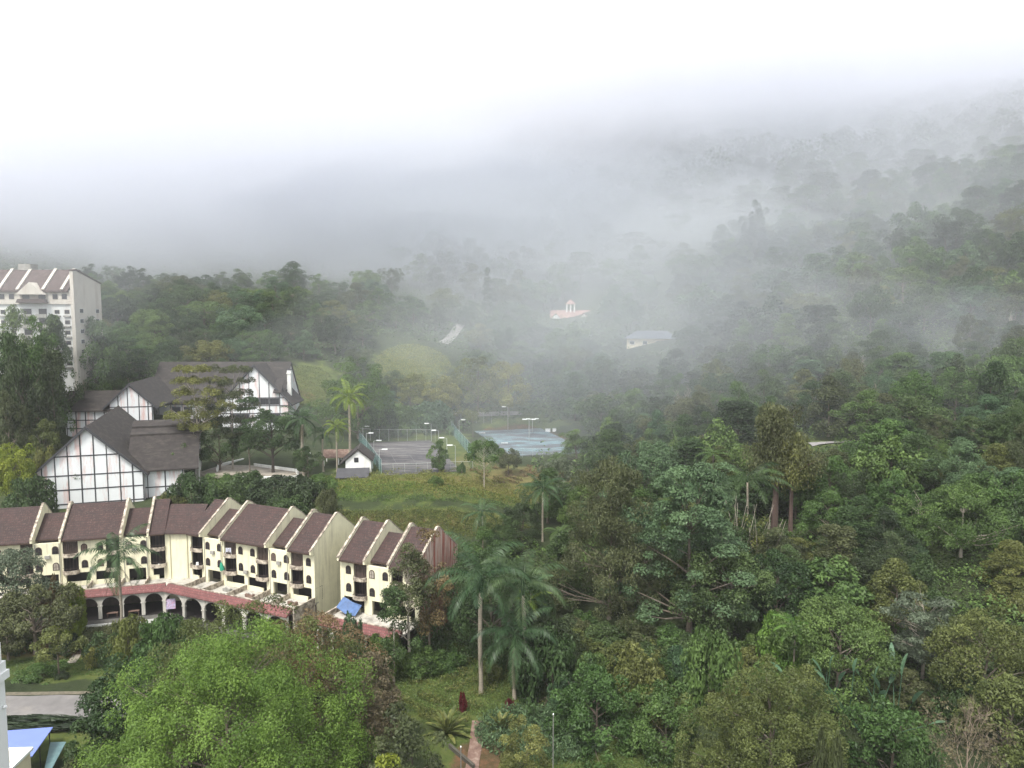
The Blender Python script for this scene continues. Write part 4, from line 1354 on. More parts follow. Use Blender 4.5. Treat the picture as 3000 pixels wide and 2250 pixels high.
# ---------------------------------------------------------------- leaves
L = {}
M['redbark'] = surf('reddish_bark', (.085, .055, .043), .95, .35, 1.5, (.15, .12, .10), .6, (1, 1, .2), 1.5)
def LM(key, dark, light, **kw):
    if key not in ('bright', 'lime', 'palm', 'palmlight', 'red', 'yellow', 'banana'): dark, light = tuple(c * 1.1 for c in dark), tuple(c * 1.7 for c in light)
    L[key] = leafmat('leaf_' + key, dark, light, **kw)
LM('bright', (.046, .104, .018), (.165, .282, .052), transl=.35, var=.06)
LM('lime', (.100, .150, .018), (.290, .330, .050), transl=.35, var=.1)
LM('green', (.021, .046, .012), (.080, .132, .036), var=.2)
LM('deep', (.013, .029, .010), (.052, .086, .029), var=.22)
LM('dark', (.010, .019, .009), (.038, .058, .024), var=.25)
LM('bluegreen', (.018, .042, .019), (.078, .132, .062), var=.15)
LM('olive', (.030, .042, .011), (.118, .132, .040), var=.18)
LM('yellowolive', (.052, .064, .014), (.165, .175, .048), var=.18)
LM('grey', (.042, .056, .034), (.098, .122, .078), var=.15)
LM('brown', (.042, .036, .021), (.125, .105, .060), var=.18)
LM('drab', (.024, .031, .013), (.076, .090, .038), var=.15)
LM('russet', (.062, .046, .022), (.155, .112, .055), var=.12)
LM('yellow', (.17, .15, .02), (.36, .30, .045), var=.1)
LM('red', (.06, .010, .010), (.15, .022, .020), var=.1)
LM('palm', (.014, .038, .016), (.105, .170, .070), var=.12, rough=.4)
LM('palmlight', (.065, .115, .015), (.210, .290, .045), var=.1, rough=.4)
LM('banana', (.050, .110, .060), (.130, .220, .130), var=.1, rough=.4)
M['bark'] = surf('grey_brown_bark', (.13, .105, .080), .95, .35, 1.5, (.25, .23, .19), .7, (1, 1, .4), 1.2)
M['palebark'] = surf('pale_bark', (.36, .32, .26), .9, .3, 1.2, (.12, .10, .08), .7, (1, 1, .3), 1.5)
M['palmbark'] = surf('ringed_palm_bark', (.27, .235, .18), .9, .2, 1.0, (.11, .10, .08), .7, (.2, .2, 3.5), 1.3)
M['darkbark'] = surf('dark_bark', (.055, .045, .036), .95, .35, 1.5)
M['twig'] = surf('dry_twig', (.20, .155, .115), .95, .3, 1.0)


def unit(a):
    return a / np.maximum(np.linalg.norm(a, axis=-1, keepdims=True), 1e-9)


def leaf_quads(C, O, S, rng, up=.5, wild=.8, slim=.55, droop=.25):
    """one pointed leaf spray per centre C, lying roughly across the direction O (outwards)"""
    n = len(C)
    Nn = unit(O * .6 + np.array([0, 0, up]) + rng.normal(size=(n, 3)) * wild * .55)
    T = unit(np.cross(Nn, rng.normal(size=(n, 3))))
    B = np.cross(Nn, T)
    s = S[:, None]
    v0 = C - T * s * .5
    v1 = C + B * s * slim * .5 + Nn * s * .05
    v2 = C + T * s * .5 - np.array([0, 0, 1.0]) * s * droop
    v3 = C - B * s * slim * .5 + Nn * s * .05
    V = np.stack([v0, v1, v2, v3], 1).reshape(-1, 3)
    return V, np.arange(4 * n).reshape(n, 4)


def crown_points(rng, shape, H, R, base, n):
    """centres of the leaf clumps of a crown"""
    out = []
    k = 0
    ph = rng.uniform(0, 6.28, 6)
    while len(out) < n and k < n * 60:
        k += 1
        d = unit(rng.normal(size=3))
        lob = 1 + .22 * math.sin(3 * math.atan2(d[1], d[0]) + ph[0]) + .14 * math.sin(5 * math.atan2(d[1], d[0]) + ph[1] + 4 * d[2])
        if shape == 'round':
            if d[2] < -.55: continue
            r = rng.uniform(.45, .92) ** .55
            p = np.array([d[0] * R * r * lob, d[1] * R * r * lob, base + (H - base) * (.42 + .60 * d[2] * r * (1 + .12 * math.sin(4 * d[0] + ph[2])))])
        elif shape == 'dome':
            if d[2] < -.1: continue
            r = rng.uniform(.6, .95)
            p = np.array([d[0] * R * r * lob, d[1] * R * r * lob, base + (H - base) * (.06 + .97 * d[2] * r)])
        elif shape == 'layers':
            lay = rng.integers(0, 6)
            z = base + (H - base) * (lay + .5 + rng.normal() * .10) / 6
            a = rng.uniform(0, 6.28)
            rr = R * (.95 - .55 * abs(lay - 2.2) / 4) * math.sqrt(rng.uniform(.03, 1)) * (1 + .25 * math.sin(2 * a + lay * 2 + ph[0]))
            p = np.array([math.cos(a) * rr, math.sin(a) * rr, z])
        elif shape == 'cone':
            t = rng.uniform(0, 1) ** 1.3
            a = rng.uniform(0, 6.28)
            rr = R * (1 - t) ** .75 * rng.uniform(.55, 1) * (1 + .18 * math.sin(3 * a + 5 * t + ph[0]))
            p = np.array([math.cos(a) * rr, math.sin(a) * rr, base + (H - base) * t])
        elif shape == 'tall':
            t = rng.uniform(0, 1)
            a = rng.uniform(0, 6.28)
            w = (.35 + .65 * math.sin(math.pi * min(1, t * .8 + .2))) * (1 + .3 * math.sin(7 * t + ph[0]))
            rr = R * w * rng.uniform(.3, 1) * (1 + .25 * math.sin(2 * a + 6 * t + ph[1]))
            p = np.array([math.cos(a) * rr, math.sin(a) * rr, base + (H - base) * t])
        elif shape == 'vase':
            t = rng.uniform(0, 1) ** .6
            a = rng.uniform(0, 6.28)
            rr = R * (.25 + .75 * t) * rng.uniform(.45, 1.0) * (1 + .2 * math.sin(3 * a + ph[0]))
            p = np.array([math.cos(a) * rr, math.sin(a) * rr, base + (H - base) * (t - .25 * (rr / R) ** 2 * t)])
        out.append(p)
    return np.array(out)


def crown_mesh(name, seed, shape, H, R, base, n, per, size, cr, mat, flat=.92, up=.3, wild=.8, slim=.55, droop=.25, hang=0.0, fill=.12):
    rng = np.random.default_rng(seed)
    P = crown_points(rng, shape, H, R, base, n)
    n = len(P)
    rad = cr * rng.uniform(.55, 1.25, n)
    tone = rng.uniform(0, 1, n)
    C, O, S, Tn = [], [], [], []
    mid = np.array([0, 0, base + (H - base) * .4])
    for i in range(n):
        k = int(per * (rad[i] / cr) ** 2 * rng.uniform(.7, 1.3)) + 6
        d = unit(rng.normal(size=(k, 3)))
        d[:, 2] = np.where(d[:, 2] < -.7, -d[:, 2], d[:, 2])
        outw = unit(P[i] - mid)
        d = unit(d + outw * .35)
        r = rad[i] * np.where(rng.uniform(size=k) < fill, rng.uniform(.1, .7, k), rng.uniform(.72, 1.08, k))
        q = d * r[:, None]
        q[:, 2] *= flat
        if hang: q[:, 2] -= hang * rad[i] * rng.uniform(0, 1, k) ** 2 * 2.2
        C.append(P[i] + q)
        O.append(d)
        S.append(size * rng.uniform(.6, 1.35, k))
        Tn.append(np.clip(tone[i] * .66 + rng.uniform(0, .34, k), 0, 1))
    C, O, S, Tn = map(np.concatenate, (C, O, S, Tn))
    V, Q = leaf_quads(C, O, S, rng, up, wild, slim, droop)
    return np_mesh(name, V, Q, mat, Tn), P, rad


def trunk_mesh(name, seed, P, H, base, tr, mat, n_limb=14, lean=.04, fork=.35, show=0):
    rng = np.random.default_rng(seed + 77)
    mb = MB()
    top = base + (H - base) * .55
    lx, ly = rng.normal(size=2) * lean * H
    def axis(z):
        t = z / max(top, .1)
        return Vector((lx * t * t, ly * t * t, z))
    mb.tube([(0, 0, -1.0), (0, 0, .05), axis(base * .5), axis(base), axis(base + (top - base) * .5), axis(top)], [tr * 1.5, tr * 1.25, tr, tr * .85, tr * .6, tr * .3], 8)
    idx = rng.permutation(len(P))[:n_limb]
    for i in idx:
        p = Vector(P[i])
        z0 = min(top * .98, max(base * .72, p.z - (p.x ** 2 + p.y ** 2) ** .5 * rng.uniform(.4, .9)))
        a = axis(z0)
        mid = a.lerp(p, .5) + Vector((rng.normal() * .3, rng.normal() * .3, rng.uniform(-.3, .5)))
        r = tr * (.42 if z0 < top * .7 else .28)
        mb.tube([a, a.lerp(mid, .5) + Vector((0, 0, .15)), mid, p], [r, r * .8, r * .55, r * .2], 5, False)
        for _ in range(show):
            q = p + Vector(rng.normal(size=3)) * min(.06 * H, .9)
            mb.tube([mid, mid.lerp(q, .6), q], [r * .35, r * .25, r * .08], 4, False)
    return mb.mesh(name, mat)


PROTO = {}


def proto(key, seed, shape, H, R, base, n, per, size, cr, tr, bark='bark', limbs=14, show=0, lean=.03, **kw):
    cm, P, rad = crown_mesh('crown', seed, shape, H, R, base, n, int(per * 1.45), size * .80, cr, L['green'], **kw)
    tm = trunk_mesh('trunk', seed, P, H, base, tr, M[bark], limbs, lean, show=show)
    PROTO[key] = (tm, cm, H, R, base)


# kinds of tree

proto('round_a', 1, 'round', 14, 6.0, 3.5, 58, 150, .62, 1.75, .28)
proto('round_b', 2, 'round', 15, 5.6, 4.0, 46, 170, .60, 2.0, .28)
proto('round_c', 3, 'round', 13, 6.4, 3.0, 76, 130, .56, 1.5, .30, flat=.65)
proto('tall_a', 4, 'tall', 20, 4.6, 5.0, 60, 150, .62, 1.7, .30)
proto('tall_b', 5, 'tall', 21, 5.0, 7.0, 44, 160, .66, 1.9, .28, 'palebark', show=1)
proto('layer_a', 6, 'layers', 18, 6.0, 6.0, 95, 110, .50, 1.5, .26, 'bark', flat=.42, limbs=22, up=.9)
proto('layer_b', 7, 'layers', 19, 5.2, 7.0, 80, 120, .50, 1.5, .25, 'palebark', flat=.42, limbs=18, up=.9)
proto('cone_a', 8, 'cone', 15, 4.6, 2.0, 60, 140, .55, 1.35, .25)
proto('vase_a', 9, 'vase', 16, 6.2, 5.5, 50, 140, .58, 1.7, .28, 'palebark', limbs=20, show=1)
proto('sparse_a', 10, 'vase', 17, 5.5, 6.5, 26, 120, .55, 1.5, .24, 'palebark', limbs=24, show=2)
proto('round_d', 21, 'dome', 15, 6.2, 2.5, 90, 150, .42, 1.3, .28, flat=.9)
proto('round_e', 22, 'round', 14, 5.8, 3.5, 40, 120, .95, 2.1, .28, hang=.35)
proto('round_f', 23, 'tall', 17, 5.6, 3.0, 74, 130, .5, 1.5, .28, flat=.9)
proto('vase_b', 24, 'vase', 17, 7.0, 4.5, 70, 120, .44, 1.5, .28, 'bark', limbs=24)
proto('tall_c', 25, 'cone', 19, 5.4, 4.0, 70, 140, .55, 1.7, .3, flat=.85)
proto('bush_a', 11, 'dome', 4.0, 3.2, .3, 40, 120, .40, .95, .10, limbs=8)
proto('bush_b', 12, 'dome', 3.2, 3.4, .2, 34, 130, .42, 1.0, .10, limbs=8)
proto('spire', 13, 'cone', 22, 2.6, 3.0, 50, 110, .5, 1.1, .25)

NAME = {'round_d': 'domed_tree', 'round_f': 'bushy_tree', 'round': 'broadleaf_tree', 'tall': 'tall_tree', 'layer': 'layered_tree', 'cone': 'conical_tree', 'vase': 'spreading_tree', 'sparse': 'open_crowned_tree', 'bush': 'shrub', 'spire': 'conifer_tree'}
CAT = {'bush': 'shrub'}
PLACED = []


def put_tree(key, x, y, h, w, leaf, label=None, rz=None, group=None, rng=random, bark=None, name=None, zoff=0.0):
    """a copy of a kind of tree: h metres tall, w metres wide, standing on the ground at x, y"""
    tm, cm, H, R, base = PROTO[key]
    stem = key.split('_')[0]
    z = gz(x, y) + zoff
    t = thing(name or NAME.get(key, NAME[stem]), (x, y, z), label, CAT.get(stem, 'tree'), group, rng.uniform(0, 6.28) if rz is None else rz)
    t.scale = (w / (2 * R), w / (2 * R), h / H)
    tr = link('trunk', tm, t)
    if bark: set_mat(tr, M[bark])
    cr = link('crown', cm, t)
    set_mat(cr, L[leaf])
    PLACED.append((t, x, y, z, h, w, key, leaf))
    return t


def tree(key, px, py, D, wpx, leaf, label, hmin=2.5, **kw):
    """placed by its look in the photograph: px centre, py top, D forward distance, width in photo pixels"""
    p = at(px, py, D)
    h = max(hmin, p.z - gz(p.x, p.y))
    return put_tree(key, p.x, p.y, h * 1.02, wpx * D / F_PX, leaf, label, **kw)


# ---------------------------------------------------------------- palms, ferns, bananas
def frond_arrays(rng, az, rise, length, droop, nl, leaf_l, leaf_w, hang=.5, z0=0.0, r0=.0):
    """one feather frond: rachis bends from `rise` (radians up) over and down; leaflets on both sides. returns V, Q"""
    ca, sa = math.cos(az), math.sin(az)
    V, Q = [], []
    pts = []
    e = rise
    p = np.array([r0 * ca, r0 * sa, z0])
    seg = length / 14
    for i in range(15):
        pts.append(p.copy())
        p = p + seg * np.array([math.cos(e) * ca, math.cos(e) * sa, math.sin(e)])
        e -= droop / 14 * (.5 + 1.0 * i / 14)
    pts = np.array(pts)
    side = np.array([-sa, ca, 0.0])
    for i in range(14):
        a, b = pts[i], pts[i + 1]
        w = .05 * (1 - i / 16)
        n = len(V)
        V += [a - side * w, a + side * w, b + side * w * .9, b - side * w * .9]
        Q.append((n, n + 1, n + 2, n + 3))
    for j in range(nl):
        t = .12 + .88 * (j + .5) / nl
        f = t * 14
        i = min(13, int(f))
        c = pts[i] * (1 - (f - i)) + pts[i + 1] * (f - i)
        tan = unit(pts[i + 1] - pts[i])
        ll = leaf_l * (math.sin(math.pi * min(1, t * .86 + .12)) ** .6) * rng.uniform(.85, 1.12)
        for s in (-1, 1):
            d = unit(side * s + tan * .55 + np.array([0, 0, -hang * rng.uniform(.4, 1.3)]))
            w = tan * leaf_w * .5
            n = len(V)
            tip = c + d * ll + np.array([0, 0, -.12 * ll])
            mid = c + d * ll * .5
            V += [c - w * .5, mid - w, tip, mid + w]
            Q.append((n, n + 1, n + 2, n + 3))
    return V, Q


def frond_crown(name, seed, nf, length, rise0, rise1, droop, nl, leaf_l, leaf_w, mat, hang=.5, r0=.1, z0=0.0):
    rng = np.random.default_rng(seed)
    V, Q, T = [], [], []
    for k in range(nf):
        f = (k + .5) / nf
        v, q = frond_arrays(rng, k * 2.399 + rng.normal() * .12, rise1 + (rise0 - rise1) * f + rng.normal() * .08, length * rng.uniform(.88, 1.08), droop * rng.uniform(.85, 1.15), nl, leaf_l, leaf_w, hang, z0, r0)
        n = len(V)
        V += v
        Q += [tuple(i + n for i in x) for x in q]
        tone = rng.uniform(.1, .8)
        T += list(np.clip(tone + rng.uniform(-.2, .2, len(q)), 0, 1))
    return np_mesh(name, np.array(V), np.array(Q), mat, np.array(T))


def make_palm(x, y, ztop, r, leaf, label, seed, nf=17, trunk_r=.22, zbase=None, name='royal_palm', shaft=1.9, rise=(1.35, -.55), droop=1.7, hang=.55, bark='palmbark', group=None, nl=46, dry=0):
    """a feather palm whose fronds start at height ztop and reach r metres"""
    z = gz(x, y) if zbase is None else zbase
    t = thing(name, (x, y, z), label, 'palm tree', group, seed * .7)
    h = ztop - z
    rs_ = random.Random(seed)
    bx, by = rs_.uniform(-.25, .25), rs_.uniform(-.25, .25)
    MB().tube([(0, 0, -.6), (0, 0, .05), (0, 0, h * .12), (bx, by, h * .45), (bx * .5, by * .5, h * .75), (0, 0, h - shaft)], [trunk_r * 1.5, trunk_r * 1.3, trunk_r * 1.05, trunk_r * 1.1, trunk_r, trunk_r * .85], 9).build('trunk', M[bark], t, True)
    if shaft > .6:
        MB().tube([(0, 0, h - shaft - .05), (0, 0, h - shaft * .6), (0, 0, h - .2), (0, 0, h + .5)], [trunk_r * .95, trunk_r * 1.15, trunk_r * .8, trunk_r * .25], 8).build('crownshaft', L['palmlight'] if leaf == 'palmlight' else L['palm'], t, True)
    cm = frond_crown('crown', seed, nf, r * 1.28, rise[0], rise[1], droop, nl, r * .23, .09 * r / 5 + .02, L[leaf], hang)
    c = link('crown', cm, t)
    c.location = (0, 0, h)
    if dry:
        dm = frond_crown('dry_frond', seed + 50, dry, r * .9, -.9, -1.25, .5, 18, r * .16, .12, L['brown'], .8)
        d = link('dry_frond', dm, t)
        d.location = (0, 0, h - shaft * .9)
    return t


def palm(px, py, D, rpx, leaf, label, seed, pyb=None, **kw):
    p = at(px, py, D)
    return make_palm(p.x, p.y, p.z, rpx * D / F_PX, leaf, label, seed, **kw)


def blade_plant(name, x, y, blades, label, cat, leaf, zoff=0.0, group=None):
    """broad undivided leaves on stalks: blades = (azimuth, lean from upright, stalk, length, width, tint)"""
    z = gz(x, y) + zoff
    t = thing(name, (x, y, z), label, cat, group)
    for az, lean, stalk, ln, wd, curl in blades:
        ca, sa = math.cos(az), math.sin(az)
        V, Q, e, p = [], [], math.pi / 2 - lean, np.array([0.05 * ca, .05 * sa, 0.0])
        p = p + stalk * np.array([math.cos(e) * ca, math.cos(e) * sa, math.sin(e)])
        side = np.array([-sa, ca, 0])
        n_ = 9
        for i in range(n_ + 1):
            f = i / n_
            w = wd * .5 * (math.sin(math.pi * min(1, f * .93 + .05)) ** .55)
            nrm = np.array([-math.sin(e) * ca, -math.sin(e) * sa, math.cos(e)])
            V += [p - side * w + nrm * w * .3, p, p + side * w + nrm * w * .3]
            p = p + ln / n_ * np.array([math.cos(e) * ca, math.cos(e) * sa, math.sin(e)])
            e -= curl / n_
        for i in range(n_):
            for k in range(2): Q.append((3 * i + k, 3 * i + k + 1, 3 * i + k + 4, 3 * i + k + 3))
        link('leaf', np_mesh('leaf', np.array(V), np.array(Q), L[leaf], np.random.default_rng(abs(int(az * 100))).uniform(.2, .9, len(Q))), t)
        s0 = Vector((0, 0, -.2)); s1 = Vector((.05 * ca + stalk * math.sin(lean) * ca, .05 * sa + stalk * math.sin(lean) * sa, stalk * math.cos(lean)))
        MB().tube([s0, s1], [.09, .05], 5).build('stalk', L[leaf], t)
    return t


def twig_mesh(name, seed, H, R, mat, depth=5, r0=.22, spread=.55, kids=3, start=.3, up=.25):
    """bare branching"""
    rng = random.Random(seed)
    mb = MB()

    def grow(p, d, ln, r, k):
        q1 = p + d * ln * .5 + Vector((rng.gauss(0, .05), rng.gauss(0, .05), rng.gauss(0, .05))) * ln
        q = p + d * ln + Vector((rng.gauss(0, .08), rng.gauss(0, .08), rng.gauss(0, .06))) * ln
        mb.tube([p, q1, q], [r, r * .8, r * .62], 6 if k > 3 else (4 if k > 1 else 3), False)
        if k <= 0: return
        for _ in range(kids if k < depth else kids + 1):
            e = (d + Vector((rng.gauss(0, spread), rng.gauss(0, spread), rng.gauss(up, spread * .6)))).normalized()
            grow(q if rng.random() < .6 else q1, e, ln * rng.uniform(.58, .82), r * .58, k - 1)
    grow(Vector((0, 0, -.5)), Vector((rng.gauss(0, .05), rng.gauss(0, .05), 1)).normalized(), H * start, r0, depth)
    v = np.array(mb.v)
    zt_ = np.percentile(v[:, 2], 99.5)
    rt = np.percentile(np.hypot(v[:, 0], v[:, 1]), 98)
    mb.v = [(a * R / rt, b * R / rt, c * H / zt_ if c > 0 else c) for a, b, c in mb.v]
    return mb.mesh(name, mat)
# ---------------------------------------------------------------- trees and plants one can point to
random.seed(11)
# -- the big fresh green tree at the bottom and its neighbours: crowns of their own
def own_tree(name, px, py, D, wpx, seed, shape, leaf, label, n, per, size, cr, tr, base_f=.15, bark='bark', limbs=26, show=0, cat='tree', **kw):
    p = at(px, py, D)
    z = gz(p.x, p.y)
    h = p.z - z
    R = wpx * D / F_PX / 2
    t = thing(name, (p.x, p.y, z), label, cat)
    if size > .4: per, size = int(per * 1.5), size * .78
    cm, P, rad = crown_mesh('crown', seed, shape, h - cr * .4, R, h * base_f, n, per, size, cr, L[leaf], **kw)
    tm = trunk_mesh('trunk', seed, P, h, h * base_f, tr, M[bark], limbs, .02, show=show)
    link('trunk', tm, t)
    link('crown', cm, t)
    PLACED.append((t, p.x, p.y, z, h, 2 * R, shape, leaf))
    return t


own_tree('spreading_tree', 660, 1845, 70, 900, 101, 'dome', 'bright', 'big fresh bright green tree filling the lower left of the view', 430, 420, .22, 1.45, .30, .22, 'bark', limbs=60, show=2, hang=-.28, flat=.95, up=.6)
own_tree('spreading_tree', 720, 1738, 87, 700, 102, 'dome', 'olive', 'dull olive tree behind the top of the big bright green tree, below the arcade', 190, 260, .27, 1.4, .35, .2, 'darkbark', limbs=40, show=1)
own_tree('spreading_tree', 920, 1775, 89, 420, 103, 'dome', 'russet', 'reddish brown thin-leaved tree between the bright green tree and the short cream block', 120, 200, .26, 1.3, .3, .2, 'darkbark', limbs=40, show=2)
own_tree('spreading_tree', 365, 1890, 80, 310, 104, 'dome', 'deep', 'dark grey-green tree on the left flank of the big bright green tree', 110, 190, .36, 1.2, .25, .05, limbs=20)
own_tree('broadleaf_tree', 1075, 1895, 84, 210, 105, 'round', 'brown', 'dull purple-brown tree on the right flank of the big bright green tree', 50, 190, .34, 1.2, .25, .15, limbs=30, show=1)
own_tree('broadleaf_tree', 1195, 2050, 74, 260, 106, 'dome', 'drab', 'dark brown-green tree at the bottom between the bright green tree and the striped-leaf plant', 80, 190, .36, 1.2, .25, .1, limbs=20)
own_tree('broadleaf_tree', 1150, 2165, 60, 170, 107, 'dome', 'lime', 'small lime green tree at the bottom edge left of the brick path', 40, 170, .34, .9, .15, .1, limbs=12)
own_tree('shrub', 195, 2185, 66, 200, 108, 'dome', 'drab', 'dull green shrub at the bottom edge beside the teal canopy', 46, 170, .30, .8, .12, .1, cat='shrub')
own_tree('shrub', 275, 2085, 76, 190, 109, 'dome', 'deep', 'dark shrub left of the big bright green tree at the edge of the road', 36, 150, .32, .8, .12, .1, cat='shrub')
# -- big round olive tree and company at the lower right
own_tree('broadleaf_tree', 2270, 1925, 80, 550, 110, 'dome', 'olive', 'big rounded olive green tree at the bottom right, dense with small leaves', 340, 300, .25, 1.2, .4, .02, limbs=40, flat=.85)
own_tree('broadleaf_tree', 2620, 2035, 84, 260, 111, 'dome', 'green', 'bright mid-green large-leaved tree right of the big rounded olive tree', 70, 110, .55, 1.25, .25, .05)
# -- ragged brown tree and blue-green tree in the middle
own_tree('tall_tree', 1790, 1350, 128, 330, 112, 'tall', 'drab', 'tall ragged brown-olive tree with drooping sprays in the middle of the forest', 150, 200, .44, 1.8, .36, .12, 'bark', limbs=50, show=2, hang=.6, droop=.6, flat=.6)
own_tree('tall_tree', 2030, 1352, 122, 400, 113, 'tall', 'bluegreen', 'tall blue-green tree with glossy clustered leaves right of the ragged brown tree', 120, 170, .62, 1.9, .5, .12, 'bark', limbs=40, flat=.55, up=.9)
own_tree('tall_tree', 2140, 1600, 118, 260, 114, 'round', 'deep', 'dark green tree below the right side of the tall blue-green tree', 60, 180, .55, 1.8, .3, .15)
own_tree('broadleaf_tree', 1440, 1590, 121, 430, 115, 'dome', 'deep', 'massive domed green tree behind the three tall royal palms', 200, 200, .42, 1.7, .5, .02, limbs=20)
own_tree('broadleaf_tree', 1600, 1800, 112, 240, 116, 'round', 'dark', 'dark tree right of the royal palm trio', 60, 180, .50, 1.5, .3, .05)
own_tree('open_crowned_tree', 1195, 1590, 110, 150, 117, 'tall', 'drab', 'dark slender tree with a forked white trunk in front of the short cream block', 44, 160, .34, 1.15, .22, .3, 'palebark', limbs=40, show=2)
own_tree('tall_tree', 1150, 1725, 106, 110, 118, 'tall', 'deep', 'small dark tree in front of the terrace of the short cream block', 26, 150, .34, 1.0, .16, .3, 'palebark', limbs=14)
own_tree('tall_tree', 1255, 1560, 113, 110, 119, 'tall', 'russet', 'reddish dark tree against the red-stained wall of the short cream block', 26, 150, .36, 1.2, .18, .3)
own_tree('tall_tree', 2825, 1430, 132, 330, 120, 'tall', 'green', 'tall tree with a pale forked trunk and open crown at the right edge', 130, 150, .44, 1.6, .26, .22, 'palebark', limbs=24, show=1, flat=.85)
own_tree('open_crowned_tree', 2715, 1735, 104, 230, 121, 'layers', 'grey', 'silvery grey-green feathery tree near the right edge', 60, 170, .36, 1.4, .22, .3, 'palebark', limbs=40, show=2, flat=.35)
own_tree('broadleaf_tree', 2465, 1765, 104, 330, 122, 'round', 'green', 'dense glossy green tree above the big rounded olive tree', 90, 170, .46, 1.5, .3, .2)
own_tree('conical_tree', 2630, 1650, 116, 240, 123, 'cone', 'olive', 'cone-shaped olive tree with two peaks right of the middle', 80, 160, .44, 1.35, .3, .1)
own_tree('spreading_tree', 2890, 1790, 96, 300, 124, 'round', 'olive', 'broad olive tree hanging over the right edge of the view', 90, 170, .42, 1.5, .3, .1, limbs=30, show=1)
own_tree('spreading_tree', 2960, 1990, 86, 220, 125, 'round', 'olive', 'yellowish olive tree at the right edge above the bare brown tree', 60, 160, .40, 1.3, .25, .1, limbs=30, show=1)
own_tree('tall_tree', 2605, 1228, 163, 260, 126, 'cone', 'green', 'pyramid-shaped mid-green tree of rounded tufts with a bare lower trunk', 70, 150, .62, 2.0, .4, .3, limbs=30, flat=.5)
own_tree('tall_tree', 2280, 1185, 152, 200, 127, 'tall', 'drab', 'tall dark tree with drooping foliage on the thicker of two reddish trunks', 80, 150, .5, 1.7, .62, .55, 'redbark', limbs=20, hang=.9, droop=.8)
own_tree('tall_tree', 2325, 1270, 150, 120, 152, 'tall', 'olive', 'smaller drooping tree on the thinner of two reddish trunks', 40, 150, .5, 1.4, .4, .55, 'redbark', limbs=14, hang=.9, droop=.8)
own_tree('tall_tree', 2945, 1050, 205, 240, 128, 'tall', 'green', 'pale tall tree rising out of the mist at the right edge', 70, 140, .7, 2.4, .4, .3, limbs=20)
# -- left side, below the row of apartments
own_tree('broadleaf_tree', 40, 1600, 121, 210, 129, 'round', 'grey', 'grey-green tree covering the left end of the row of apartments', 60, 170, .42, 1.4, .3, .2)
own_tree('broadleaf_tree', 95, 1740, 116, 300, 130, 'round', 'drab', 'broad drab green tree left of the arcade', 80, 160, .40, 1.2, .3, .5, limbs=30, show=1)
own_tree('broadleaf_tree', 20, 1850, 114, 130, 131, 'round', 'drab', 'small drab tree beside the white building corner', 30, 150, .36, .9, .2, .5, limbs=30, show=1)
tree('bush_a', 190, 1705, 124, 95, 'lime', 'yellow-green shrub in front of the left end of the arcade')
tree('bush_b', 150, 1715, 123, 60, 'russet', 'orange-brown shrub left of the yellow-green shrub by the arcade')
tree('bush_a', 195, 1770, 118, 70, 'lime', 'small yellow-green shrub below the left end of the arcade')
own_tree('open_crowned_tree', 165, 1835, 107, 120, 132, 'round', 'olive', 'small tree with a thin straight trunk on the lawn by the road', 24, 150, .36, .9, .12, .45, 'bark', limbs=16)
tree('bush_a', 310, 1850, 113, 120, 'deep', 'dark green shrub at the foot of the slender palm', rz=1)
tree('bush_b', 285, 1900, 112, 80, 'yellowolive', 'pale olive shrub beside the garden path', rz=2)
tree('bush_a', 370, 1800, 112, 110, 'yellowolive', 'pale shrub right of the slender palm trunk, below the arcade')
tree('bush_a', 470, 1800, 110, 160, 'green', 'green shrub under the bend of the arcade')
tree('bush_b', 205, 1890, 116, 90, 'dark', 'dark shrub on the lawn edge beside the garden path')
tree('bush_b', 120, 1975, 107, 120, 'green', 'low clipped green mound on the roadside lawn', hmin=1.6)
tree('bush_b', 182, 1995, 106, 36, 'dark', 'tiny dark bush right of the clipped mound', hmin=.9)
tree('bush_a', 60, 1900, 117, 90, 'deep', 'dark shrub behind the white building corner')

hd = at(90, 2105, 92)
t = thing('hedge', (hd.x, hd.y, gz(hd.x, hd.y)), 'dark clipped hedge between the roadside grass and the blue shed roof', 'hedge')
cm, P_, _ = crown_mesh('foliage', 160, 'dome', 1.9, 1.0, .1, 30, 110, .24, .45, L['dark'])
c_ = link('foliage', cm, t)
c_.scale = (9.5, 1.0, 1.0)
# -- bottom middle: palm garden
own_tree('shrub', 1540, 2085, 80, 205, 151, 'dome', 'olive', 'rounded olive bush beside the thin grey pole', 70, 200, .24, .8, .15, .02, limbs=14, cat='shrub', flat=.95)
tree('bush_b', 1355, 2036, 99, 26, 'red', 'dark red-leaved plant beside the foot of the left royal palm', hmin=1.3)
tree('bush_b', 1493, 2050, 100, 26, 'red', 'dark red-leaved plant at the foot of the front royal palm', hmin=1.2)
tree('bush_a', 1430, 1960, 108, 75, 'olive', 'pale shrub behind the trunk of the left royal palm')
tree('bush_a', 1310, 1975, 112, 110, 'green', 'green shrub at the back of the palm lawn')
tree('bush_a', 1230, 1900, 110, 140, 'green', 'green bush between the lawn and the short cream block')
tree('bush_a', 1130, 1850, 108, 120, 'green', 'mid-green bush under the arches of the short cream block')
tree('bush_a', 1030, 1790, 104, 90, 'bluegreen', 'blue-green bush in the gap between the two cream buildings')
own_tree('shrub', 1750, 1935, 94, 280, 153, 'dome', 'green', 'large-leaved green bush behind the bottom lawn, left one of two', 80, 150, .46, 1.2, .2, .02, cat='shrub')
own_tree('shrub', 1955, 1985, 92, 240, 154, 'dome', 'green', 'large-leaved green bush behind the bottom lawn, next to the big olive tree', 60, 150, .46, 1.2, .2, .02, cat='shrub')
tree('bush_b', 1620, 1870, 103, 220, 'deep', 'dark green bush right of the royal palm trunks')
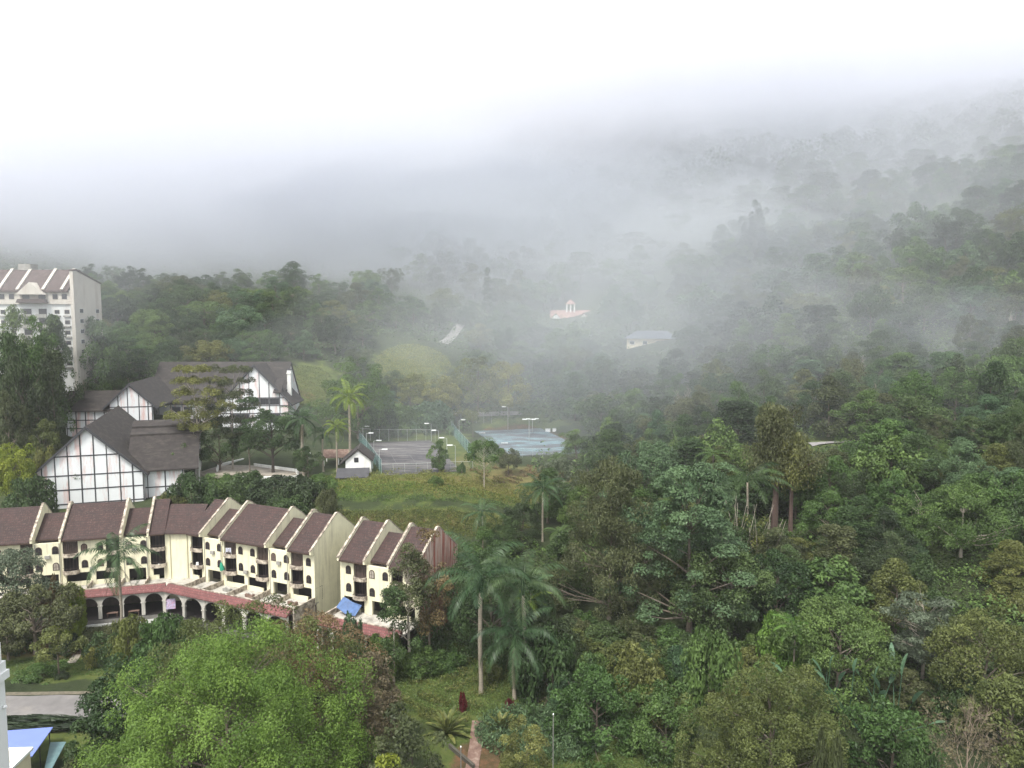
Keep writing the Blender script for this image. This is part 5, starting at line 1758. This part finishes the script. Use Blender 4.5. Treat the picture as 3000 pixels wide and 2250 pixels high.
tree('bush_a', 1870, 1890, 104, 180, 'olive', 'pale tangled shrub under the ragged brown tree')
tree('bush_b', 2080, 1880, 101, 190, 'green', 'green shrub below the dark tree, left of the big olive tree')
tree('bush_a', 2310, 1790, 108, 170, 'bright', 'bright light green feathery shrub in front of the dense glossy tree')
tree('bush_a', 2690, 2190, 76, 160, 'deep', 'dark green shrub at the bottom edge right of the big olive tree')
tree('bush_b', 2840, 1985, 94, 160, 'deep', 'dark green shrub behind the bare brown tree')
tree('bush_a', 2430, 2120, 68, 120, 'drab', 'drab shrub at the foot of the big olive tree')

palm(345, 1625, 117, 105, 'palm', 'slender dark palm standing in front of the arcade', 201, nf=16, trunk_r=.2, hang=.8, droop=2.0, dry=4)
palm(1408, 1690, 104, 150, 'palm', 'left one of the three tall royal palms, with the longest trunk', 202, group='royal palm trio', nf=14, trunk_r=.30, hang=.7, droop=1.9, shaft=2.2)
palm(1532, 1700, 107, 140, 'palm', 'right one of the three tall royal palms, crown above the front one', 203, group='royal palm trio', nf=14, trunk_r=.28, hang=.7, droop=1.9, shaft=2.2)
palm(1507, 1860, 103, 130, 'palm', 'front, shortest one of the three royal palms', 204, group='royal palm trio', nf=16, trunk_r=.28, hang=.75, droop=1.9, shaft=1.8, dry=4)
palm(1022, 1160, 213, 62, 'palmlight', 'tallest courtyard palm, with a bright crown and a bare straight trunk', 205, nf=18, trunk_r=.32, droop=1.9, shaft=2.4)
palm(886, 1225, 201, 62, 'palm', 'dark green courtyard palm on a stout trunk left of the smaller palms', 206, nf=20, trunk_r=.36, droop=1.8, shaft=1.6, dry=5)
palm(985, 1250, 203, 42, 'palmlight', 'small bright yellow-green palm behind the white cottage', 207, nf=14, trunk_r=.22, droop=1.9, shaft=1.4)
palm(945, 1270, 205, 46, 'palm', 'small green palm left of the bright yellow-green one', 208, nf=15, trunk_r=.22, droop=2.0, shaft=1.4)
palm(1412, 1500, 150, 60, 'palm', 'thin palm at the foot of the earth bank', 209, nf=14, trunk_r=.14, droop=1.9, shaft=.8, name='palm_tree')
palm(1590, 1430, 158, 70, 'palm', 'palm half hidden in dark trees below the blue court', 210, nf=15, trunk_r=.2, droop=1.7, shaft=.8, name='palm_tree')
palm(1545, 1760, 117, 70, 'palmlight', 'small light green palm behind the right royal palm', 211, nf=12, trunk_r=.15, droop=1.6, shaft=.8, name='palm_tree')
palm(2190, 1400, 142, 110, 'deep', 'wide-armed dark palm crown in the dark behind the blue-green tree', 212, nf=12, trunk_r=.2, droop=1.5, shaft=.8, name='palm_tree', hang=.9, rise=(1.0, -.1))
palm(1555, 1730, 118, 90, 'bluegreen', 'leaning blue-green palm between the royal palms and the ragged tree', 213, nf=12, trunk_r=.15, droop=1.8, shaft=.6, name='palm_tree')
palm(2330, 1840, 104, 60, 'bright', 'light green fern palm beside the bright feathery shrub', 214, nf=14, trunk_r=.12, droop=1.7, shaft=.3, name='palm_tree', rise=(1.1, -.2))
for i, (px, py, D, r, lab) in enumerate(((2815, 1252, 186, 42, 'light green tree fern left of the pale tree at the right edge'), (2760, 1190, 205, 40, 'grey-green tree fern in the dark hollow'), (1975, 1250, 205, 50, 'tree fern in the dark forest right of the misty grove'),
                                      (2090, 1330, 168, 55, 'tree fern above the tall blue-green tree'), (1640, 1560, 138, 50, 'tree fern left of the ragged brown tree'), (2560, 1330, 172, 36, 'tree fern at the edge of the little hillside road'))):
    palm(px, py, D, r, 'green' if i != 1 else 'grey', lab, 220 + i, nf=13, trunk_r=.16, droop=1.6, shaft=.3, name='tree_fern', rise=(.75, .0), hang=.25, bark='darkbark', nl=26)

# striped cane clumps on the palm lawn
def cane_clump(px, py, D, r, label, seed):
    p = at(px, py, D)
    rg_ = random.Random(seed)
    bl = [(k * 2.4 + rg_.uniform(-.2, .2), .15 + 1.2 * (k / 25), .5, r * rg_.uniform(.7, 1.0), .55, .6) for k in range(34)]
    blade_plant('dracaena_plant', p.x, p.y, bl, label, 'plant', 'olive')
cane_clump(1310, 2100, 94, 3.4, 'large rosette plant with striped leaves on the palm lawn', 1)
cane_clump(1470, 2105, 95, 2.4, 'smaller rosette plant with striped leaves beside the rounded olive bush', 2)
# bananas
for i, (px, py, D, n_, ln, lab) in enumerate(((2630, 1985, 93, 5, 3.6, 'banana plant with one tall upright leaf behind the mid-green tree'), (2550, 1995, 92, 6, 2.4, 'low banana plant left of the tall upright banana leaf'), (2420, 1960, 96, 5, 2.2, 'banana plant peeping over the big rounded olive tree'), (2490, 1975, 95, 5, 2.0, 'banana plant beside a grey stump above the big olive tree'))):
    p = at(px, py, D)
    rg_ = random.Random(30 + i)
    zo = max(0.0, p.z - gz(p.x, p.y) - .5)
    blade_plant('banana_plant', p.x, p.y, [(k * 2.4 + rg_.uniform(-.3, .3), (.06 if k == 0 else rg_.uniform(.3, 1.0)), .8 + zo, ln * rg_.uniform(.75, 1.1), .75, .35) for k in range(n_)], lab, 'banana plant', 'banana')

for i, (px, py, D, w_, lf) in enumerate(((1700, 1850, 118, 150, 'olive'), (1790, 1835, 119, 160, 'deep'), (1880, 1840, 117, 150, 'drab'), (1960, 1850, 116, 150, 'green'), (2050, 1850, 113, 140, 'deep'), (1650, 1880, 112, 110, 'drab'))):
    tree(('bush_a', 'bush_b')[i % 2], px, py, D, w_, lf, ('olive bush', 'deep green bush', 'drab bush', 'mid-green bush', 'second deep green bush', 'small drab bush')[i] + ' in the thicket below the ragged brown tree', rz=i * 1.1)
# bare and dying trees
def bare(px, py, D, wpx, seed, label, mat='twig', pyb=None, leaf=None, depth=5, r0=.2, **kw):
    p = at(px, py, D)
    z = gz(p.x, p.y)
    h = p.z - z
    t = thing('bare_tree', (p.x, p.y, z), label, 'tree')
    link('trunk', twig_mesh('trunk', seed, h, wpx * D / F_PX / 2, M[mat], depth, r0, **kw), t)
    if leaf:
        R = wpx * D / F_PX / 2
        cm, _, _ = crown_mesh('crown', seed, 'vase', h, R * .95, h * .35, 40, 26, .34, 1.0, L[leaf])
        link('crown', cm, t)
    return t
bare(2850, 2065, 76, 330, 301, 'bare brown twiggy tree with a few yellow leaves at the bottom right corner', leaf='brown', depth=6, r0=.16, kids=3, start=.26)
bare(65, 1130, 205, 110, 302, 'dead pale tree with bare forked branches left of the half-timbered hall', 'palebark', depth=4, r0=.3, start=.5)
bare(2965, 900, 240, 40, 303, 'dead white trunk standing in the mist at the right edge', 'palebark', depth=2, r0=.45, start=.75, kids=2, spread=.2)
bare(2540, 1040, 235, 110, 304, 'pale bare-branched tree in the mist above the little hillside road', 'palebark', depth=4, r0=.3)
bare(2010, 1130, 240, 90, 305, 'pale dead tree in the mist below the blue-roofed house', 'palebark', depth=4, r0=.3)
bare(2680, 1440, 140, 60, 306, 'broken grey dead stem left of the tall forked tree', 'palebark', depth=2, r0=.22, start=.6, kids=2)
bare(2420, 1140, 212, 110, 307, 'white dead branches of a bare tree behind the little hillside road', 'palebark', depth=4, r0=.16)

# bamboo and reed stalks
def stalks(px, py, D, wpx, n_, label, seed, mat='palebark'):
    rg_ = random.Random(seed)
    p = at(px, py, D)
    z = gz(p.x, p.y)
    h = p.z - z
    t = thing('bamboo_clump', (p.x, p.y, z), label, 'bamboo')
    m_ = MB()
    w = wpx * D / F_PX / 2
    for _ in range(n_):
        x, y = rg_.uniform(-w, w), rg_.uniform(-1.5, 1.5)
        hh = h * rg_.uniform(.55, 1.0)
        lx, ly = rg_.gauss(0, .14) * hh, rg_.gauss(0, .08) * hh
        m_.tube([(x, y, -.3), (x + lx * .3, y + ly * .3, hh * .5), (x + lx, y + ly, hh)], [.06, .05, .03], 4, False)
    m_.build('stem', M[mat], t)
    cm, _, _ = crown_mesh('crown', seed, 'vase', h * .8, w, h * .3, 24, 50, .5, 1.0, L['olive'], hang=.5)
    link('crown', cm, t)
stalks(2200, 1455, 135, 130, 22, 'clump of pale dry bamboo stalks right of the tall blue-green tree', 5)
stalks(2120, 1560, 124, 60, 14, 'few dry bamboo stems at the right flank of the tall blue-green tree', 6)

# twin tall trunks under the drooping tree
# -- around the hotel and the courts
own_tree('layered_tree', 575, 1062, 203, 190, 140, 'layers', 'olive', 'tall feathery tree in front of the long hotel roof, on a straight pale trunk', 170, 110, .40, 1.3, .26, .42, 'palebark', limbs=26, flat=.8, up=.5)
own_tree('layered_tree', 672, 1060, 210, 170, 141, 'layers', 'drab', 'tall feathery tree in front of the big right gable of the hotel', 160, 110, .40, 1.25, .26, .3, 'palebark', limbs=26, flat=.8, up=.5)
own_tree('layered_tree', 725, 1150, 206, 110, 142, 'layers', 'deep', 'slender layered tree left of the dark plaza tree', 40, 110, .5, 1.3, .2, .25, 'bark', limbs=16, flat=.35)
own_tree('broadleaf_tree', 795, 1195, 205, 170, 143, 'round', 'deep', 'dark round tree in the middle of the plaza behind the low white walls', 80, 150, .55, 1.6, .4, .3, 'darkbark', limbs=24)
own_tree('broadleaf_tree', 1045, 1048, 256, 215, 144, 'round', 'green', 'big round green tree behind the tallest courtyard palm', 80, 170, .66, 2.3, .45, .08)
own_tree('spreading_tree', 1400, 1040, 292, 170, 145, 'dome', 'yellowolive', 'broad yellowish tree behind the courts, left of its twin', 60, 150, .75, 2.4, .4, .25)
own_tree('spreading_tree', 1490, 1048, 290, 150, 146, 'dome', 'yellowolive', 'broad yellowish tree behind the blue court, right of its twin', 56, 150, .75, 2.3, .4, .25)
tree('round_c', 1200, 1100, 285, 130, 'yellowolive', 'low yellowish tree between the big round tree and the courts', rz=1)
tree('round_a', 1290, 1110, 283, 110, 'yellowolive', 'small yellow-olive tree left of the broad yellowish twins', rz=2)
tree('bush_a', 1180, 1180, 268, 130, 'green', 'green hedge bush behind the far end of the dark court, left', hmin=4)
tree('bush_b', 1270, 1185, 270, 130, 'bluegreen', 'blue-green hedge bush behind the far end of the dark court, right', hmin=4)
tree('bush_a', 1110, 1190, 262, 110, 'deep', 'dark bush beside the foot of the big round green tree', hmin=4)
own_tree('spreading_tree', 1418, 1285, 190, 100, 147, 'round', 'green', 'small open tree with a long pale trunk on the dry grass slope', 30, 90, .55, 1.2, .12, .5, 'palebark', limbs=18)
tree('round_a', 1490, 1318, 206, 68, 'drab', 'small rounded dark tree in front of the blue court', rz=1)
own_tree('tall_tree', 1285, 1285, 203, 44, 148, 'tall', 'green', 'slim leafy tree at the near right corner of the dark court', 40, 100, .5, .9, .1, .1, limbs=10)
tree('bush_a', 1278, 1410, 186, 46, 'green', 'lone green bush on the grass below the dark court')
tree('bush_b', 1352, 1360, 202, 24, 'green', 'tiny bush on the grass right of the dark court', hmin=1.6)
own_tree('open_crowned_tree', 1385, 1190, 262, 80, 149, 'vase', 'olive', 'thin yellowish tree inside the blue court fence', 18, 70, .6, 1.3, .12, .4, limbs=14)
own_tree('open_crowned_tree', 1340, 1165, 275, 50, 150, 'tall', 'olive', 'thin young tree behind the top of the teal fence', 16, 60, .6, 1.1, .1, .4, limbs=10)
tree('round_d', 300, 960, 247, 150, 'deep', 'dark tree half covering the side wall of the pale hotel block', rz=.3)
tree('round_f', 276, 955, 243, 120, 'green', 'lighter tree at the foot of the side wall of the pale hotel block', rz=.9)
own_tree('broadleaf_tree', 640, 1235, 208, 140, 161, 'round', 'deep', 'dark leafy tree between the two feathery trees in front of the hotel', 60, 130, .5, 1.4, .3, .2)
own_tree('broadleaf_tree', 530, 1290, 200, 90, 162, 'round', 'green', 'small green tree at the right end of the hall cross wing', 36, 120, .45, 1.1, .2, .2)
own_tree('broadleaf_tree', 900, 1300, 200, 80, 163, 'round', 'deep', 'small dark tree at the foot of the stout courtyard palm', 30, 120, .45, 1.0, .2, .15)
for i, (k, px, py, D, w_, lf, lab) in enumerate((('round_d', 1690, 1262, 217, 130, 'green', 'green tree covering the right end of the blue court'), ('round_d', 128, 985, 224, 100, 'green', 'leafy green tree left of the small left hotel wing'), ('round_d', 1530, 1462, 158, 130, 'dark', 'dark rounded tree below the near end of the blue court'), ('round_f', 1605, 1385, 170, 130, 'deep', 'deep green tree at the right end of the dry grass slope'),
                                      ('round_d', 1475, 1515, 150, 110, 'deep', 'deep green tree at the right end of the earth bank'), ('round_c', 1650, 1345, 182, 130, 'grey', 'grey-green tree at the near right corner of the blue court'), ('round_f', 1420, 1560, 140, 110, 'green', 'green tree beside the thin palm at the foot of the bank'))):
    tree(k, px, py, D, w_, lf, lab, rz=i * .9)
# bushes behind the row
for i, (px, py, D, w_, lf, lab) in enumerate(((560, 1400, 178, 130, 'deep', 'dark bush at the right end wall of the half-timbered hall'), (640, 1385, 186, 120, 'green', 'green bush in front of the plaza wall, left'), (720, 1390, 182, 130, 'deep', 'dark bush in front of the plaza wall, middle'),
                                      (800, 1395, 178, 150, 'dark', 'dark green bush in front of the plaza wall, right'), (880, 1410, 174, 130, 'dark', 'dark bush above the right wing of the cream row'), (850, 1450, 168, 120, 'deep', 'tall dark bush behind the last roof of the right wing'),
                                      (940, 1395, 186, 90, 'green', 'green bush left of the dark lean-to'), (500, 1440, 176, 90, 'olive', 'fallen pale brush at the corner of the half-timbered hall'), (960, 1440, 168, 70, 'drab', 'drab bush at the left end of the earth bank'))):
    tree('bush_a' if i % 2 else 'bush_b', px, py, D, w_, lf, lab, hmin=2.5, rz=i)
# left of the hall
for i, (k, px, py, D, w_, lf, lab) in enumerate((('round_a', 35, 1310, 178, 120, 'lime', 'yellow-green tree at the left edge below the dead tree'), ('round_c', 120, 1240, 200, 110, 'olive', 'dull olive tree between the dead tree and the hall'), ('bush_a', 75, 1390, 172, 130, 'deep', 'dark shrub left of the hall gable'),
                                                 ('round_d', 95, 945, 218, 150, 'green', 'tall rounded tree in front of the pale hotel block'), ('tall_a', 158, 940, 227, 80, 'deep', 'tall tree covering the right corner of the pale hotel block'), ('layer_a', 285, 990, 252, 130, 'green', 'layered tree with straight trunks above the small left wing of the hotel'),
                                                 ('layer_b', 370, 990, 262, 120, 'green', 'pale layered tree behind the lower gabled wing'), ('round_b', 20, 985, 214, 120, 'deep', 'dark tree at the left edge in front of the pale hotel block'), ('tall_a', 150, 1040, 212, 70, 'dark', 'very dark narrow tree behind the small left wing'),
                                                 ('round_a', 60, 1060, 205, 120, 'dark', 'dark round tree behind the dead tree'), ('tall_b', 235, 1000, 256, 80, 'deep', 'narrow tree with a pale trunk above the small left wing'), ('round_f', 40, 925, 226, 110, 'green', 'light green tree against the lower floors of the pale hotel block'),
                                                 ('round_c', 20, 1160, 196, 110, 'drab', 'drab tree at the left edge beside the dead tree'), ('bush_a', 130, 1300, 190, 80, 'olive', 'olive shrub against the wall of the small left wing'))):
    tree(k, px, py, D, w_, lf, lab, rz=i * 1.3)
# ---------------------------------------------------------------- the forest on the hills
rf = random.Random(5)
LOOK = {'round_d': 'domed', 'round_f': 'bushy', 'round': 'rounded', 'tall': 'tall', 'layer': 'flat-layered', 'cone': 'pointed', 'vase': 'spreading', 'sparse': 'open-crowned', 'spire': 'spire-shaped', 'bush': 'low bushy'}
TINT = {'green': 'mid-green', 'deep': 'deep green', 'dark': 'dark green', 'olive': 'olive', 'yellowolive': 'yellow-olive', 'bluegreen': 'blue-green', 'grey': 'grey-green', 'drab': 'drab green', 'brown': 'brownish'}
MARKS = [('the blue-roofed hill house', 1900, 985), ('the turreted house', 1672, 925), ('the blue court', 1550, 1300), ('the pale hotel block', 140, 880), ('the big hotel gable', 745, 1120), ('the long hotel roof', 560, 1080),
         ('the big round courtyard tree', 1045, 1120), ('the yellowish twin trees', 1445, 1110), ('the tall blue-green tree', 2030, 1500), ('the ragged brown tree', 1790, 1500), ('the pyramid-shaped tree', 2605, 1330),
         ('the forked pale-trunked tree', 2820, 1550), ('the twin reddish trunks', 2300, 1400), ('the pale edge tree', 2945, 1150), ('the little hillside road', 2430, 1297), ('the upper lawn', 1200, 1060),
         ('the dead white trunk', 2965, 960), ('the silvery tree', 2715, 1810), ('the royal palm trio', 1470, 1700), ('the earth bank', 1200, 1520), ('the ridge cloud edge', 1000, 760), ('the right-hand cloud edge', 2450, 620)]
CLEAR = [  # windows of the photograph that trees standing nearer than D must leave open: x0, x1, y0, y1, D
    (-100, 300, 770, 960, 233), (300, 860, 1040, 1240, 262), (1040, 1640, 1225, 1420, 285), (1590, 1760, 862, 950, 432), (175, 305, 1140, 1240, 229), (1150, 1290, 1030, 1090, 360), (840, 940, 1070, 1140, 320), (1290, 1350, 985, 1040, 410), (1815, 1985, 950, 1030, 352), (1600, 1740, 872, 945, 432),
    (2385, 2475, 1280, 1310, 190), (900, 1640, 1380, 1550, 200), (2255, 2350, 1400, 1545, 150), (2770, 2890, 1560, 1800, 131), (-200, 1340, 1440, 2300, 175), (1400, 1590, 1165, 1200, 292)]
SPOTS = [(t[1], t[2], max(2.0, t[5] * .42)) for t in PLACED]
NOGO = [(5, 252, 21, 33), (-31, 228, 19, 31), (-9, 226, 6, 32), (-86, 300, 15, 26), (-45, 338, 20, 30), (68, 350, 13, 12), (36, 432, 14, 10), (75, 190, 8, 3), (-30, 185, 40, 20)]
fill = []


def try_tree(px, D, keys, leaves, hr, wr, sep):
    x = (px - 1500) / F_PX * D / 1.0
    y = D
    for cx, cy_, rx, ry in NOGO:
        if abs(x - cx) < rx and abs(y - cy_) < ry: return False
    h, w_ = rf.uniform(*hr), rf.uniform(*wr)
    for sx, sy, sr in SPOTS:
        if (sx - x) ** 2 + (sy - y) ** 2 < (sep * .5 * w_ + sr * sep * .8) ** 2: return False
    z = gz(x, y)
    qx, qy0 = to_px(x, y, z + h)
    _, qy1 = to_px(x, y, z + h * .1)
    hw = w_ / 2 / D * F_PX
    for x0, x1, y0, y1, dd in CLEAR:
        if D < dd and qx + hw * .85 > x0 and qx - hw * .85 < x1 and qy0 < y1 and qy1 > y0: return False
    SPOTS.append((x, y, w_ * .42))
    fill.append((x, y, D, h, w_, rf.choice(keys), rf.choice(leaves), qx, qy0))
    return True


def zone(n, pxr, Dr, keys, leaves, hr, wr, sep, tries=40, pw=1.0):
    k = 0
    for _ in range(n * tries):
        if k >= n: break
        D = Dr[0] + (Dr[1] - Dr[0]) * rf.random() ** pw
        k += try_tree(rf.uniform(*pxr), D, keys, leaves, hr, wr, sep)
    return k


MIX = ['round_a', 'round_b', 'round_c', 'tall_a', 'cone_a', 'round_d', 'round_e', 'round_f', 'vase_b', 'tall_c', 'round_d', 'round_f']
GRN = ['green', 'deep', 'deep', 'dark', 'drab', 'olive', 'bluegreen', 'green', 'deep', 'green']
n1 = zone(60, (1620, 3080), (118, 175), MIX, GRN, (8, 14), (7, 13), .66)
n2 = zone(70, (1640, 3080), (175, 245), MIX, GRN, (10, 17), (9, 15), .70)
n3 = zone(84, (1600, 3080), (245, 340), MIX, GRN, (12, 18), (11, 18), .74)
n4 = zone(80, (1450, 3100), (340, 470), MIX, GRN, (13, 19), (13, 20), .76)
RND = ['round_d', 'round_a', 'round_c', 'round_d', 'round_f', 'vase_b', 'round_b']
n5 = zone(36, (240, 1450), (272, 330), RND, GRN, (10, 14), (11, 17), .70)
n6 = zone(90, (-60, 1650), (330, 430), RND, GRN, (10, 17), (13, 20), .70)
n7 = zone(16, (1150, 1650), (430, 540), RND, ['green', 'deep', 'dark', 'drab'], (14, 22), (13, 20), .95)
n11 = zone(60, (1700, 3120), (470, 640), ['tall_c', 'vase_b', 'tall_a'], ['deep', 'dark', 'green'], (14, 20), (18, 27), .72)
n12 = zone(14, (250, 1150), (428, 455), RND, ['deep', 'dark', 'green'], (12, 19), (13, 20), .8)
n8 = zone(14, (-60, 260), (190, 300), MIX, GRN, (9, 15), (8, 12), .85)
print('forest', n1, n2, n3, n4, n5, n6, n7, n8)
n9 = zone(26, (1600, 2300), (96, 135), ['bush_a', 'bush_b'], GRN, (3, 5), (4, 7.5), .6)
n10 = zone(40, (2000, 3080), (96, 170), ['bush_a', 'bush_b', 'round_c'], GRN, (3, 7), (4, 8), .55)
# a lone spire in the mist
p = at(1428, 785, 430)
fill.append((p.x, p.y, 430, p.z - gz(p.x, p.y), 6.5, 'spire', 'dark', 1428, 785))
p = at(2215, 590, 425)
fill.append((p.x, p.y, 425, max(14, p.z - gz(p.x, p.y)), 17, 'round_d', 'dark', 2215, 590))

# each one its own description
used = {}
def where(qx, qy):
    best = sorted(MARKS, key=lambda m_: (m_[1] - qx) ** 2 + 1.6 * (m_[2] - qy) ** 2)
    for m_ in best[:4]:
        dx, dy = qx - m_[1], qy - m_[2]
        a = math.degrees(math.atan2(-dy, dx)) % 360
        d = ['right of', 'up and right of', 'above', 'up and left of', 'left of', 'down and left of', 'below', 'down and right of'][int((a + 22.5) // 45) % 8]
        near = 'just ' if math.hypot(dx, dy) < 130 else ('well ' if math.hypot(dx, dy) > 330 else '')
        yield near + d + ' ' + m_[0]


fill.sort(key=lambda f: f[2])
ORD = ['', 'higher ', 'third ', 'fourth ', 'fifth ', 'sixth ', 'seventh ', 'eighth ']
for (x, y, D, h, w_, key, leaf, qx, qy) in fill:
    stem = key.split('_')[0]
    sz = 'small ' if w_ < 9 else ('large ' if w_ > 13.5 else '')
    mist = 'misty ' if D > 300 else ''
    lab = None
    for ext in ('', 'slim-looking ', 'broad-looking '):
        if ext == 'slim-looking ' and w_ / h > .75: continue
        if ext == 'broad-looking ' and w_ / h < .85: continue
        for ph in where(qx, qy + h * 20 / D * 0):
            c_ = mist + sz + ext + TINT[leaf] + ' ' + LOOK.get(key, LOOK[stem]) + ' tree ' + ph
            if c_ not in used:
                lab = c_
                break
        if lab: break
    if lab is None:
        ph = next(where(qx, qy))
        b_ = TINT[leaf] + ' ' + LOOK.get(key, LOOK[stem]) + ' tree ' + ph
        k = 1
        while 'the ' + ORD[min(k, 7)] + mist + b_ + ', counted up the slope' in used: k += 1
        lab = 'the ' + ORD[min(k, 7)] + mist + b_ + ', counted up the slope'
    used[lab] = 1
    put_tree(key, x, y, h, w_, leaf, lab, rz=rf.uniform(0, 6.28), group='forest trees on the hills', bark=None)

# ---------------------------------------------------------------- what nobody could count
def scatter(name, n, pxr, Dr, size, leaf, hh, seed, reject, pw=1.0, up=1.0):
    """ground cover: leaf sprays over the hillside"""
    rng = np.random.default_rng(seed)
    D = Dr[0] + (Dr[1] - Dr[0]) * rng.uniform(size=n) ** pw
    X = (rng.uniform(*pxr, n) - 1500) / F_PX * D
    keep = np.ones(n, bool)
    for cx, cy_, rx, ry in reject: keep &= ~((np.abs(X - cx) < rx) & (np.abs(D - cy_) < ry))
    X, D = X[keep], D[keep]
    lump = np.clip(np.sin(X * .37 + 1.3 * np.sin(D * .21)) * np.sin(D * .33 + X * .11) + .35, .05, 1.4)
    Z = ground(X, D) + rng.uniform(0, 1, len(X)) ** .7 * hh * lump
    C = np.stack([X, D, Z], 1)
    V, Q = leaf_quads(C, np.tile([0, 0, 1.0], (len(C), 1)), size * rng.uniform(.5, 1.5, len(C)), rng, up, 1.0)
    o = link(name, np_mesh(name, V, Q, L[leaf], np.clip(lump * .4 + rng.uniform(0, .5, len(C)), 0, 1)))
    tag(o, kind='stuff')


FREE = NOGO + [(-60, 205, 60, 42), (-45, 112, 75, 22), (-60, 140, 55, 16), (-70, 160, 30, 16), (-25, 164, 38, 8), (-140, 235, 60, 30), (-8, 104, 18, 10), (13, 87, 14, 6), (-5, 90, 5, 12)]
scatter('undergrowth', 90000, (1250, 3100), (92, 200), .55, 'green', 4.0, 1, FREE)
scatter('undergrowth', 70000, (1560, 3100), (200, 420), 1.0, 'green', 6.0, 2, FREE)
scatter('undergrowth', 60000, (-100, 1660), (270, 520), 1.1, 'green', 5.5, 3, FREE)
scatter('undergrowth', 9000, (-50, 520), (117, 127), .4, 'drab', 1.6, 4, [(-100, 101, 80, 6), (-62, 111, 40, 6)])


def far_wood(name, n, pxr, Dr, r, leaf, seed):
    """the far wooded ridges inside the cloud"""
    rng = np.random.default_rng(seed)
    D = Dr[0] + (Dr[1] - Dr[0]) * rng.uniform(size=n) ** .8
    X = (rng.uniform(*pxr, n) - 1500) / F_PX * D
    Z = ground(X, D)
    C, O, T = [], [], []
    for x, y, z in zip(X, D, Z):
        rr = r * rng.uniform(.7, 1.4)
        k = 260
        d = unit(rng.normal(size=(k, 3)))
        d[:, 2] = np.abs(d[:, 2])
        C.append(np.array([x, y, z + rr * .9]) + d * rr * np.array([1, 1, 1.35]) * rng.uniform(.8, 1.1, (k, 1)))
        O.append(d)
        T.append(np.clip(rng.uniform(.1, .6) + rng.uniform(0, .4, k), 0, 1))
    C, O, T = map(np.concatenate, (C, O, T))
    V, Q = leaf_quads(C, O, 2.6 * rng.uniform(.6, 1.3, len(C)), rng, .4, .7, .8)
    tag(link(name, np_mesh(name, V, Q, L[leaf], T)), kind='stuff')


far_wood('far_woods', 800, (1500, 3150), (560, 960), 9.5, 'deep', 9)


def lawn(name, n, ell, size, leaf, seed, hh=.5, patchy=False):
    rng = np.random.default_rng(seed)
    cx, cy_, rx, ry = ell
    a, r = rng.uniform(0, 6.28, n), np.sqrt(rng.uniform(0, 1, n))
    X, Y = cx + rx * r * np.cos(a), cy_ + ry * r * np.sin(a)
    if patchy:
        k = np.sin(X * .8 + 2 * np.sin(Y * .5)) * np.sin(Y * .9 + 1.7 * np.sin(X * .45)) > .25
        X, Y = X[k], Y[k]
        n = len(X)
    C = np.stack([X, Y, ground(X, Y) + rng.uniform(0, hh, n)], 1)
    V, Q = leaf_quads(C, rng.normal(size=(n, 3)), size * rng.uniform(.6, 1.4, n), rng, .2, 1.0, .3)
    tag(link(name, np_mesh(name, V, Q, L[leaf], rng.uniform(0, 1, n))), kind='stuff')


lawn('grass', 12000, (-22, 180, 36, 7), .4, 'green', 45, .5)
lawn('grass', 26000, (-20, 192, 36, 14), .5, 'yellowolive', 41, .9, True)
lawn('grass', 16000, (-9, 105, 15, 9), .4, 'olive', 42, .8, True)
lawn('grass', 8000, (-28, 164, 32, 7), .4, 'yellowolive', 43, .7, True)
lawn('grass', 9000, (2, 206, 14, 9), .5, 'russet', 44, .8, True)
lawn('grass', 14000, (-9, 106, 15, 8), .30, 'green', 21)
lawn('grass', 9000, (13, 87, 14, 5.5), .28, 'green', 22)
lawn('grass', 9000, (4, 94, 9, 6), .5, 'bluegreen', 23, 1.6)
lawn('grass', 12000, (-22, 190, 34, 12), .40, 'yellowolive', 24, .4)
lawn('grass', 6000, (-38, 184, 16, 8), .40, 'bright', 25, .4)
lawn('grass', 14000, (-26, 163.5, 32, 5.5), .4, 'olive', 26, .5)
lawn('grass', 9000, (-26, 163, 32, 6), .4, 'olive', 30, .5)
lawn('grass', 6000, (-86, 298, 13, 22), .6, 'olive', 31, .6)
lawn('grass', 8000, (-45, 338, 17, 24), .6, 'yellowolive', 32, .6)
lawn('grass', 5000, (-9, 232, 4.5, 30), .4, 'green', 33, .5)
lawn('grass', 6000, (-60, 117, 24, 1.8), .5, 'russet', 27, 1.1)
lawn('grass', 7000, (-60, 111, 24, 4), .25, 'green', 28, .2)
lawn('grass', 7000, (-66, 166, 22, 9), .45, 'deep', 29, .7)
